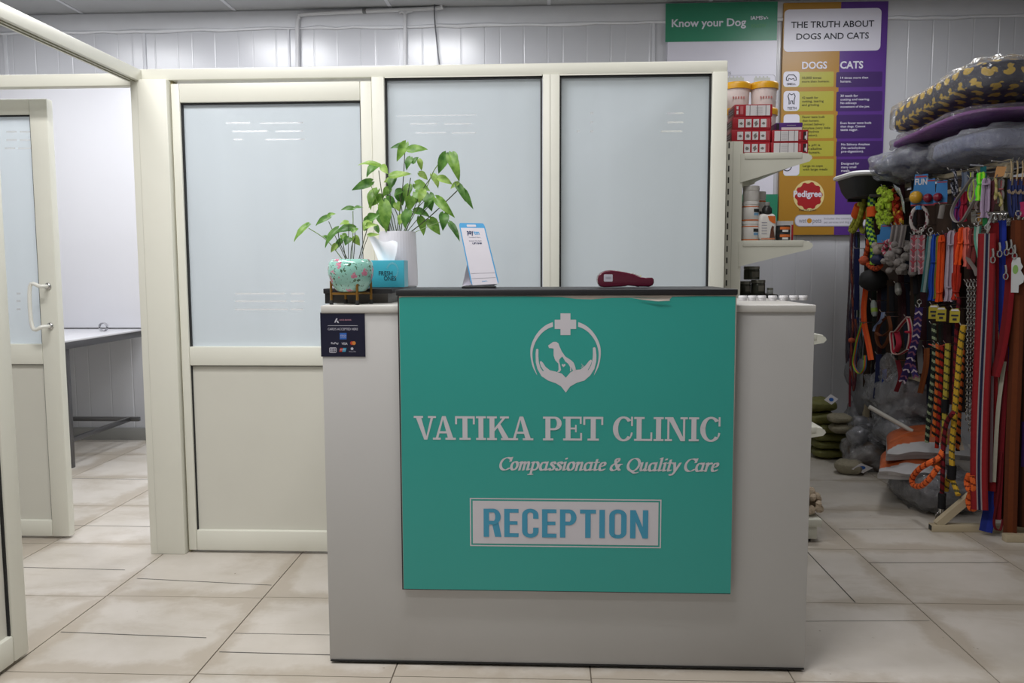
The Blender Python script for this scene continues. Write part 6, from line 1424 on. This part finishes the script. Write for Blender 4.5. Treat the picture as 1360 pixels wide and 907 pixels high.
for x, x2, y0, y1, w_, c_, lb, of in ((1342, 1334, 300, 690, 12, ['#37190b', '#45210f'], 'dark brown leather lead beside the red ones', .0), (1352, 1341, 292, 722, 13, ['#54260e', '#632f12', '#54260e'], 'tan brown leather lead reaching the floor', -.09), (1336, 1336, 300, 480, 7, ['#3a1c10'], 'short dark leather lead behind the diagonal red', .02), (1361, 1357, 300, 700, 12, ['#33180c', '#4a2410'], 'brown leather lead cut by the frame edge', -.03)):
    strap('leash', lb, [(x, y0), (x-(x-x2)*.2, (y0+y1)/2-60), (x-(x-x2)*.7, (y0+y1)/2+90), (x2, y1)], w_, c_, off=of, clip=True)
strap('leash', 'purple lead cut by the frame edge', [(1361, 560), (1361, 590), (1360, 620)], 6, ['#3a1c5a'], off=-.05, hook=False)
strap('collar', 'magenta collar cut by the frame edge', [(1358, 268), (1359, 276), (1357, 288)], 5, ['#a82a5a'], off=-.05, cat='collar')
# chrome hook comb with trigger clips
t = thing('hook_comb', 'chrome comb of hooks on the near end of the rack', 'hook', hp(1325, 284, -.05)); g = MB(); g.tube([hp(1311, 283, -.06), hp(1338, 283, -.06)], .007, chrome, 8); g.tube([hp(1317, 283, -.06), hp(1316, 290, -.08), hp(1311, 300, -.08), hp(1313, 306, -.08)], .006, chrome, 8); g.build('bar', t)
for x in (1322, 1328, 1333, 1337):
    g = MB(); g.tube(smooth_path([hp(x, 283, -.06), hp(x-1, 287, -.09), hp(x, 292, -.11), hp(x+2, 290, -.11)], 4), .0035, chrome, 6); g.build('prong', t)
for i, (x, y) in enumerate(((1327, 322), (1336, 320), (1342, 318), (1318, 330), (1335, 352), (1347, 325))):
    a_ = hp(x, y, -.12); t = thing('snap_hook', 'loose steel trigger hook dangling from the near end leads', 'hook', a_, 'loose trigger hooks'); g = MB(); g.tube([a_, a_+Vector((.004, 0, -.02)), a_+Vector((.004, 0, -.035))], .005, chrome, 8); g.build('shank', t); g = MB(); g.tube([a_+Vector((.004+.010*math.cos(q*PI/5), 0, -.05+.014*math.sin(q*PI/5))) for q in range(10)], .0032, chrome, 6, closed=True); g.build('loop', t); hook_to(a_+Vector((0, 0, .004)), True)
c_ = hp(1351, 364, -.13); s_ = sidev(c_); m_ = pxm(1351, 364); t = thing('paper_tag', 'white product card with wavy edge and green spot', 'tag', c_); g = MB()
g.prism([c_+s_*(a*m_)+Vector((0, 0, b*m_)) for a, b in ((-6, 18), (2, 18), (3, 12), (5, 8), (3, 4), (7, -3), (6, -9), (2, -12), (2, -20), (-5, -20))], Vector((0, .002, 0)), M('tag_white', '#c2c6c8', .4)); g.build('card', t); g = MB(); g.add([([(2.6*math.cos(k*PI/8)-2, 5*math.sin(k*PI/8)+5) for k in range(16)], [tuple(range(16))])], M('tag_green', '#7fa858', .4), lambda u, v: c_+Vector((0, -.001, 0))+s_*(u*m_)+Vector((0, 0, v*m_))); g.build('print', t, smooth=0); hook_to(c_+Vector((0, 0, 18*m_)), True)

# ================================================================== ON TOP OF THE RACK
def pillow(nm, parent, c, sx, sy, sz, mat, e=.38, wr=.012, wf=6, rz_=0.0, ry_=0.0, rx_=0.0, droop=0.0, u=48, v=24, seed=0, uvs=False):
    g = MB(); g.ball((0, 0, 0), 1, mat, 1, 1, 1, u, v, e)
    R = Matrix.Rotation(rz_, 4, 'Z') @ Matrix.Rotation(ry_, 4, 'Y') @ Matrix.Rotation(rx_, 4, 'X')
    for q in g.bm.verts:
        p = q.co; edge = max(abs(p.x), abs(p.y)); thin = 1-.35*max(0, edge-.6)/.4
        w_ = Vector((p.x*sx, p.y*sy, p.z*sz*thin)); n_ = mnoise.noise(w_*wf+Vector((seed, seed*2, 0))); n2 = mnoise.noise(w_*wf*2.7+Vector((0, seed, seed)))
        w_ += Vector((p.x, p.y, p.z)).normalized()*(n_*wr+n2*wr*.5); w_.z -= droop*max(0, w_.y/sy)**2
        q.co = R @ w_+Vector(c)
    if uvs:
        Ri = R.to_3x3().inverted(); ul = g.bm.loops.layers.uv.new('cloth'); g.bm.normal_update()
        for f_ in g.bm.faces:
            n_ = Ri @ f_.normal; ax = max(range(3), key=lambda i_: abs(n_[i_]))
            for l_ in f_.loops:
                p = Ri @ (l_.vert.co-Vector(c)); l_[ul].uv = (p.x, p.y) if ax == 2 else ((p.y, p.z+.3) if ax == 0 else (p.x, p.z+.7))
    return g.build(nm, parent, smooth=180)
def duck_mat():
    m = bpy.data.materials.new('duck_print_cloth'); m.use_nodes = True; nt = m.node_tree; N = nt.nodes; L = nt.links; b = N['Principled BSDF']; b.inputs['Roughness'].default_value = .7
    uv = N.new('ShaderNodeUVMap'); uv.uv_map = 'cloth'; sp_ = N.new('ShaderNodeSeparateXYZ'); L.new(uv.outputs[0], sp_.inputs[0])
    def mt(op, a, b_=None, c_=None):
        q = N.new('ShaderNodeMath'); q.operation = op
        for i_, v_ in enumerate((a, b_, c_)):
            if v_ is None: continue
            if isinstance(v_, (int, float)): q.inputs[i_].default_value = v_
            else: L.new(v_, q.inputs[i_])
        return q.outputs[0]
    S = 1/.078; V_ = mt('MULTIPLY', sp_.outputs[1], S*1.05); row = mt('FLOOR', V_); U_ = mt('ADD', mt('MULTIPLY', sp_.outputs[0], S), mt('MULTIPLY', mt('MODULO', row, 2.0), .5)); col = mt('FLOOR', U_)
    cb = N.new('ShaderNodeCombineXYZ'); L.new(row, cb.inputs[0]); L.new(col, cb.inputs[1]); wn = N.new('ShaderNodeTexWhiteNoise'); wn.noise_dimensions = '2D'; L.new(cb.outputs[0], wn.inputs['Vector'])
    ang = mt('MULTIPLY', mt('SUBTRACT', wn.outputs[0], .5), 1.6); x = mt('SUBTRACT', mt('SUBTRACT', U_, col), .5); y = mt('SUBTRACT', mt('SUBTRACT', V_, row), .5); c_, s_ = mt('COSINE', ang), mt('SINE', ang)
    xr = mt('SUBTRACT', mt('MULTIPLY', x, c_), mt('MULTIPLY', y, s_)); yr = mt('ADD', mt('MULTIPLY', x, s_), mt('MULTIPLY', y, c_))
    def disc(cx_, cy_, rx, ry):
        a_ = mt('DIVIDE', mt('SUBTRACT', xr, cx_), rx); b_ = mt('DIVIDE', mt('SUBTRACT', yr, cy_), ry); return mt('LESS_THAN', mt('ADD', mt('MULTIPLY', a_, a_), mt('MULTIPLY', b_, b_)), 1.0)
    tot = mt('MAXIMUM', mt('MAXIMUM', disc(-.02, -.10, .30, .20), disc(.15, .17, .16, .16)), mt('MAXIMUM', disc(.30, .13, .09, .05), disc(-.28, .0, .10, .12)))
    mx = N.new('ShaderNodeMix'); mx.data_type = 'RGBA'; mx.inputs[6].default_value = lin('#2b2b40'); mx.inputs[7].default_value = lin('#d2ad36'); L.new(tot, mx.inputs[0]); L.new(mx.outputs[2], b.inputs['Base Color']); return m
def cushion(lb, c, sx, sy, sz, mat, seed, fm=film, **kw):
    t = thing('cushion', lb, 'cushion', (c[0], c[1], c[2]-sz)); pillow('cushion_cover', t, c, sx, sy, sz, mat, seed=seed, uvs=('duck' in lb), **kw)
    kw = dict(kw); kw['wr'] = kw.get('wr', .012)*2.2; kw['wf'] = 12; pillow('plastic_wrap', t, c, sx+.022, sy+.03, sz+.012, fm, seed=seed+5, u=64, v=32, **kw); return t
cushion('slate blue rolled cushion in cloudy plastic, lowest on the rack', (2.17, 4.67, 1.824), .31, .30, .078, M('cushion_slate', '#454963', .85, noise=.25, nscale=5, bump=.3), 2, film2, e=.62, rz_=-.06, wr=.02)
cushion('grey blue cushion in clear plastic, second from the bottom', (2.35, 4.05, 1.82), .44, .25, .070, M('cushion_greyblue', '#767d9c', .85, noise=.15, nscale=5, bump=.2), 4, film2, e=.36, wr=.014)
cushion('purple cushion in plastic under the duck print one', (2.36, 4.33, 1.945), .46, .46, .022, M('cushion_purple', '#8a4a96', .85, noise=.12, nscale=5, bump=.2), 6, film, e=.36, rz_=.03, rx_=-.05, wr=.010)
cushion('navy cushion printed with yellow ducks, top of the pile', (2.36, 4.30, 2.092), .46, .45, .092, duck_mat(), 8, film, e=.27, rz_=.04, rx_=-.08, wr=.012)
# loose film trailing behind the pile toward the poster
g = MB(); N_ = 14; rows = []
A0, A1, B0_, B1_ = PY(1206, 150, 4.75), PY(1213, 172, 4.75), PY(1180, 205, 4.95), PY(1200, 218, 4.9)
for i in range(N_+1):
    row = []
    for j in range(7):
        p = (A0*(1-j/6)+A1*(j/6))*(1-i/N_)+(B0_*(1-j/6)+B1_*(j/6))*(i/N_); p = p+Vector((0, .02*mnoise.noise(Vector((i*.4, j*.6, 3))), .012*mnoise.noise(Vector((i*.5, j*.7, 9))))); row.append(g.bm.verts.new(p))
    rows.append(row)
k = g.mi(film2)
for i in range(N_):
    for j in range(6): q = g.bm.faces.new((rows[i][j], rows[i][j+1], rows[i+1][j+1], rows[i+1][j])); q.material_index = k
tag(g.build('plastic_film', smooth=180), 'loose plastic film trailing from the cushion pile beside the poster', 'film')
# black litter tray with white rim on the far end
c_ = PY(1156, 236, 5.1); zt = 1.681; t = thing('litter_tray', 'black litter tray with white rim beside the cushions', 'tray', (c_.x, 5.13, zt)); hw, hd, hh = .19, .2, .14
cxT = PY(1158, 240, 5.0).x+.09
def trayring(s_, z, r_=.07): return [Vector((cxT+a*s_, 5.20+b*s_, z)) for a, b in rrect(-hw, hw, -hd, hd, r_, 5)]
zt0 = 1.681; hh = .14; rim_z = zt0+hh
tb = M('tray_black', '#101012', .7, noise=.1); tw_ = M('tray_white', '#d3d3d6', .35)
def loft(g, loops, mat, capb=False):
    k = g.mi(mat); L_ = [[g.bm.verts.new(p) for p in lp] for lp in loops]
    for a, b in zip(L_, L_[1:]):
        for i in range(len(a)): q = g.bm.faces.new((a[i], a[(i+1) % len(a)], b[(i+1) % len(b)], b[i])); q.material_index = k
    if capb: q = g.bm.faces.new(L_[0][::-1]); q.material_index = k
g = MB(); loft(g, [trayring(.70, zt0), trayring(.82, zt0+.04), trayring(.94, rim_z-.02), trayring(.90, rim_z-.02), trayring(.78, zt0+.04), trayring(.68, zt0+.006)], tb, True); g.build('basin', t)
g = MB(); loft(g, [trayring(.93, rim_z-.025), trayring(1.04, rim_z-.018), trayring(1.06, rim_z-.006), trayring(1.0, rim_z+.004), trayring(.88, rim_z), trayring(.88, rim_z-.02)], tw_); g.build('rim', t)

# ================================================================== BAGS ON THE FLOOR UNDER THE RACK
bgrey = M('bag_grey', '#77777c', .33, noise=.25, nscale=7, bump=1.0, bscale=22); bsil = M('bag_silver', '#8f9096', .25, .25, noise=.2, nscale=9, bump=1.0, bscale=26); bwhite = M('bag_white', '#b5b4b6', .4, noise=.12, nscale=8, bump=.4, bscale=12); bor = M('bag_orange', '#b0562a', .4, noise=.2, nscale=9); bgr = M('bag_green', '#6a6a35', .6, noise=.3, nscale=25, bump=.5, bscale=90); bbr = M('bag_brown', '#5d524a', .5, noise=.25, nscale=20, bump=.5, bscale=70); bbe = M('bag_beige', '#8d8672', .6, noise=.25, nscale=50, bump=.6, bscale=120)
def fbag(nm, lb, x0, x1, y0, y1, Y, dep, mat, cat='bag', e=.5, wr=.01, rz_=0, ry_=0, z=None, wrap=None, group=None, seed=1, parts=None, wf=8):
    A, B = PY(x0, y1, Y), PY(x1, y0, Y); c = Vector(((A.x+B.x)/2*(1+dep/2/Y), Y+dep/2, (A.z+B.z)/2)); hz = (B.z-A.z)/2
    if z is not None: c.z = z+hz
    t = thing(nm, lb, cat, (c.x, c.y, c.z-hz), group); pillow('bag_body', t, c, (B.x-A.x)/2, dep/2, hz, mat, e=e, wr=wr*1.5, wf=wf*1.3, rz_=rz_, ry_=ry_, seed=seed, u=56, v=28)
    if wrap: pillow('plastic_wrap', t, c, (B.x-A.x)/2+.012, dep/2+.012, hz+.006, wrap, e=e, wr=wr*2.4, wf=14, rz_=rz_, ry_=ry_, seed=seed+3, u=64, v=32)
    if parts: parts(t, c, (B.x-A.x)/2, hz, Y)
    return t
YGn = 5.29
gl = ['at the foot of the nearer pile', 'second from the floor in the nearer pile', 'third from the floor in the nearer pile', 'fourth from the floor in the nearer pile']
zf = 0.0; hg = 11*YGn/F_PX
for k in range(4): fbag('pellet_bag', 'flat olive green pellet bag, '+gl[k], 1077, 1132, 600, 611.5, YGn, .22, bgr, e=.42, wr=.006, z=.004+k*(hg+.001), group='olive pellet bags by the back wall', seed=k+1)
for k, lb in enumerate(('olive green pellet bag upright behind the counter edge, lower', 'olive green pellet bag behind the counter edge, upper')): fbag('pellet_bag', lb, 1068, 1108, 540, 556, YGn+.02, .2, bgr, e=.45, wr=.008, z=.004+4*(hg+.001)+k*.085, group='olive pellet bags by the back wall', seed=k+11)
c_ = PY(1104, 531, YGn-.03); t = thing('paper_tag', 'white tag with round blue print on the olive bags', 'tag', c_); g = MB(); g.prism([c_+Vector((a, b*.3, b)) for a, b in ((-.045, .0), (.0, -.03), (.045, .005), (.0, .035))], (0, .002, 0), boxw); g.build('card', t); g = MB(); g.add([([(.015*math.cos(k*PI/6), .012*math.sin(k*PI/6)) for k in range(12)], [tuple(range(12))])], nblue, lambda u, v: c_+Vector((u, v*.3-.001, v+.002))); g.build('print', t, smooth=0)
for x0, x1, y0, y1, lb in ((1100, 1131, 552, 564, 'beige knit textured bag on the olive pile, upper'), (1101, 1132, 565, 577, 'beige knit textured bag on the olive pile, lower')): fbag('chew_bag', lb, x0, x1, y0, y1, 5.16, .12, bbe, e=.6, wr=.006, seed=int(y0))
fbag('chew_bag', 'glittery clear bag of chews propped on the brown sack, front one', 1128, 1153, 570, 590, 4.98, .1, bsil, e=.6, wr=.012, rz_=.3, ry_=-.35, wrap=film, seed=21)
fbag('chew_bag', 'glittery clear bag of chews behind the front one', 1132, 1160, 558, 574, 5.1, .1, bsil, e=.6, wr=.012, rz_=-.3, ry_=.4, wrap=film, seed=23)
def print_tag(t, c, sx, hz, Y):
    g = MB(); q = c+Vector((sx*.5, -.075, hz*.2)); g.prism([q+Vector((a, b*-.25, b)) for a, b in ((-.05, -.01), (.02, -.035), (.075, .0), (.0, .03))], (0, .002, 0), boxw); tg = g.build('header_card', t); g = MB(); g.add([([(.02*math.cos(k*PI/6)+.01, .012*math.sin(k*PI/6)) for k in range(12)], [tuple(range(12))])], nblue, lambda u, v: q+Vector((u, -.0014-v*.25, v))); g.build('print', tg, smooth=0)
fbag('chew_bag', 'beige chew bag with white header card lying on the floor', 1108, 1146, 616, 634, 4.88, .13, bbe, e=.6, wr=.006, rz_=-.35, z=.004, parts=print_tag, seed=25)
fbag('sack', 'dull brown sack on the floor beside the beige chew bag', 1122, 1180, 590, 626, 4.93, .26, bbr, e=.6, wr=.02, z=.004, wrap=film2, seed=27)
fbag('sack', 'tall grey plastic bag standing against the back wall', 1131, 1166, 455, 566, 5.36, .3, bgrey, e=.6, wr=.03, seed=29, wf=5, z=.25)
fbag('sack', 'grey rolled mat in plastic, leaning behind the tall bag', 1120, 1150, 540, 604, 5.45, .25, bgrey, e=.6, wr=.02, seed=30, z=.004)
fbag('sack', 'big grey pillow bag at the back under the harnesses', 1163, 1240, 500, 575, 4.72, .5, bgrey, e=.55, wr=.03, wf=5, seed=31, z=.31, ry_=.12, wrap=film2)
fbag('sack', 'shiny silver grey roll under the white rod', 1166, 1240, 562, 606, 4.70, .3, bsil, e=.6, wr=.016, seed=33, ry_=.28, wrap=film)
fbag('sack', 'grey roll lying lowest behind the orange bags', 1180, 1255, 604, 640, 4.66, .3, bgrey, e=.6, wr=.016, seed=35, ry_=.18, z=.004, wrap=film2)
g = MB(); g.tube([PY(1154, 540, 4.62), PY(1212, 573, 4.5)], .012, M('rod_white', '#b9b7b0', .4), 10); tag(g.build('rod'), 'white rod slanting across the grey bags', 'rod')
def food_bag(lb, x0, x1, y0, y1, Y, dep, z, seed, edge):
    """white pet food bag with an orange upper face and a crimped front edge"""
    A, B = PY(x0, y1, Y), PY(x1, y0, Y); t = thing('food_bag', lb, 'bag', ((A.x+B.x)/2, Y+dep/2, z)); g = MB(); NX, NY = 80, 44; ko, kw = g.mi(bor), g.mi(bwhite); top = []; bot = []
    W_ = B.x-A.x; H_ = (B.z-A.z)*.5
    for j in range(NY+1):
        v = j/NY; rt = []; rb = []
        for i in range(NX+1):
            u = i/NX; s_ = (math.sin(PI*min(1, max(0, u)))**.5)*(math.sin(PI*min(.5, v*.5+.02)*1.0)**.6 if v < .5 else math.sin(PI*(v*.5+.25-.25*0))**.4 if v < .95 else .4)
            x = A.x+W_*u+.42*dep*v; y = Y+dep*v+.03*edge*math.sin(u*5+seed)*(1-v); n_ = mnoise.noise(Vector((u*4+seed, v*4, seed)))*.012; fr = (1-v)**3
            zt_ = z+H_*s_*(1-.6*fr)+n_+.02+.12*H_*fr+(1-u)*.02; zb2 = z+.006+.9*H_*(fr*.35)*0
            rt.append(g.bm.verts.new((x, y, zt_))); rb.append(g.bm.verts.new((x, y+.015*(1-v), max(z+.003, z+.003+(zt_-z)*(.55 if v < .04 else .05)))))
        top.append(rt); bot.append(rb)
    for j in range(NY):
        for i in range(NX):
            q = g.bm.faces.new((top[j][i], top[j][i+1], top[j+1][i+1], top[j+1][i])); u = i/NX; v = j/NY; q.material_index = ko if (v > .16+.5*u*(1-u)*edge and u < .9) else kw
            q = g.bm.faces.new((bot[j][i], bot[j+1][i], bot[j+1][i+1], bot[j][i+1])); q.material_index = kw
    for j in range(NY):
        for i_, rev in ((0, False), (NX, True)):
            a, b, c2, d2 = top[j][i_], top[j+1][i_], bot[j+1][i_], bot[j][i_]; q = g.bm.faces.new((a, b, c2, d2) if not rev else (d2, c2, b, a)); q.material_index = kw
    for i in range(NX):
        for j_ in (0, NY): q = g.bm.faces.new((top[j_][i], bot[j_][i], bot[j_][i+1], top[j_][i+1])); q.material_index = kw
    g.build('bag_body', t, smooth=60); return t
fbag('sack', 'clear wrapped grey bag lying lowest beside the rack foot', 1192, 1292, 640, 690, 4.06, .42, bgrey, e=.5, wr=.014, seed=37, z=.004, wrap=film)
food_bag('white and orange food bag, lower of the two on the floor', 1166, 1262, 628, 668, 4.14, .40, .165, 3, .7)
food_bag('white and orange food bag, upper one under the rope loop', 1174, 1292, 602, 646, 4.22, .46, .245, 5, .9)
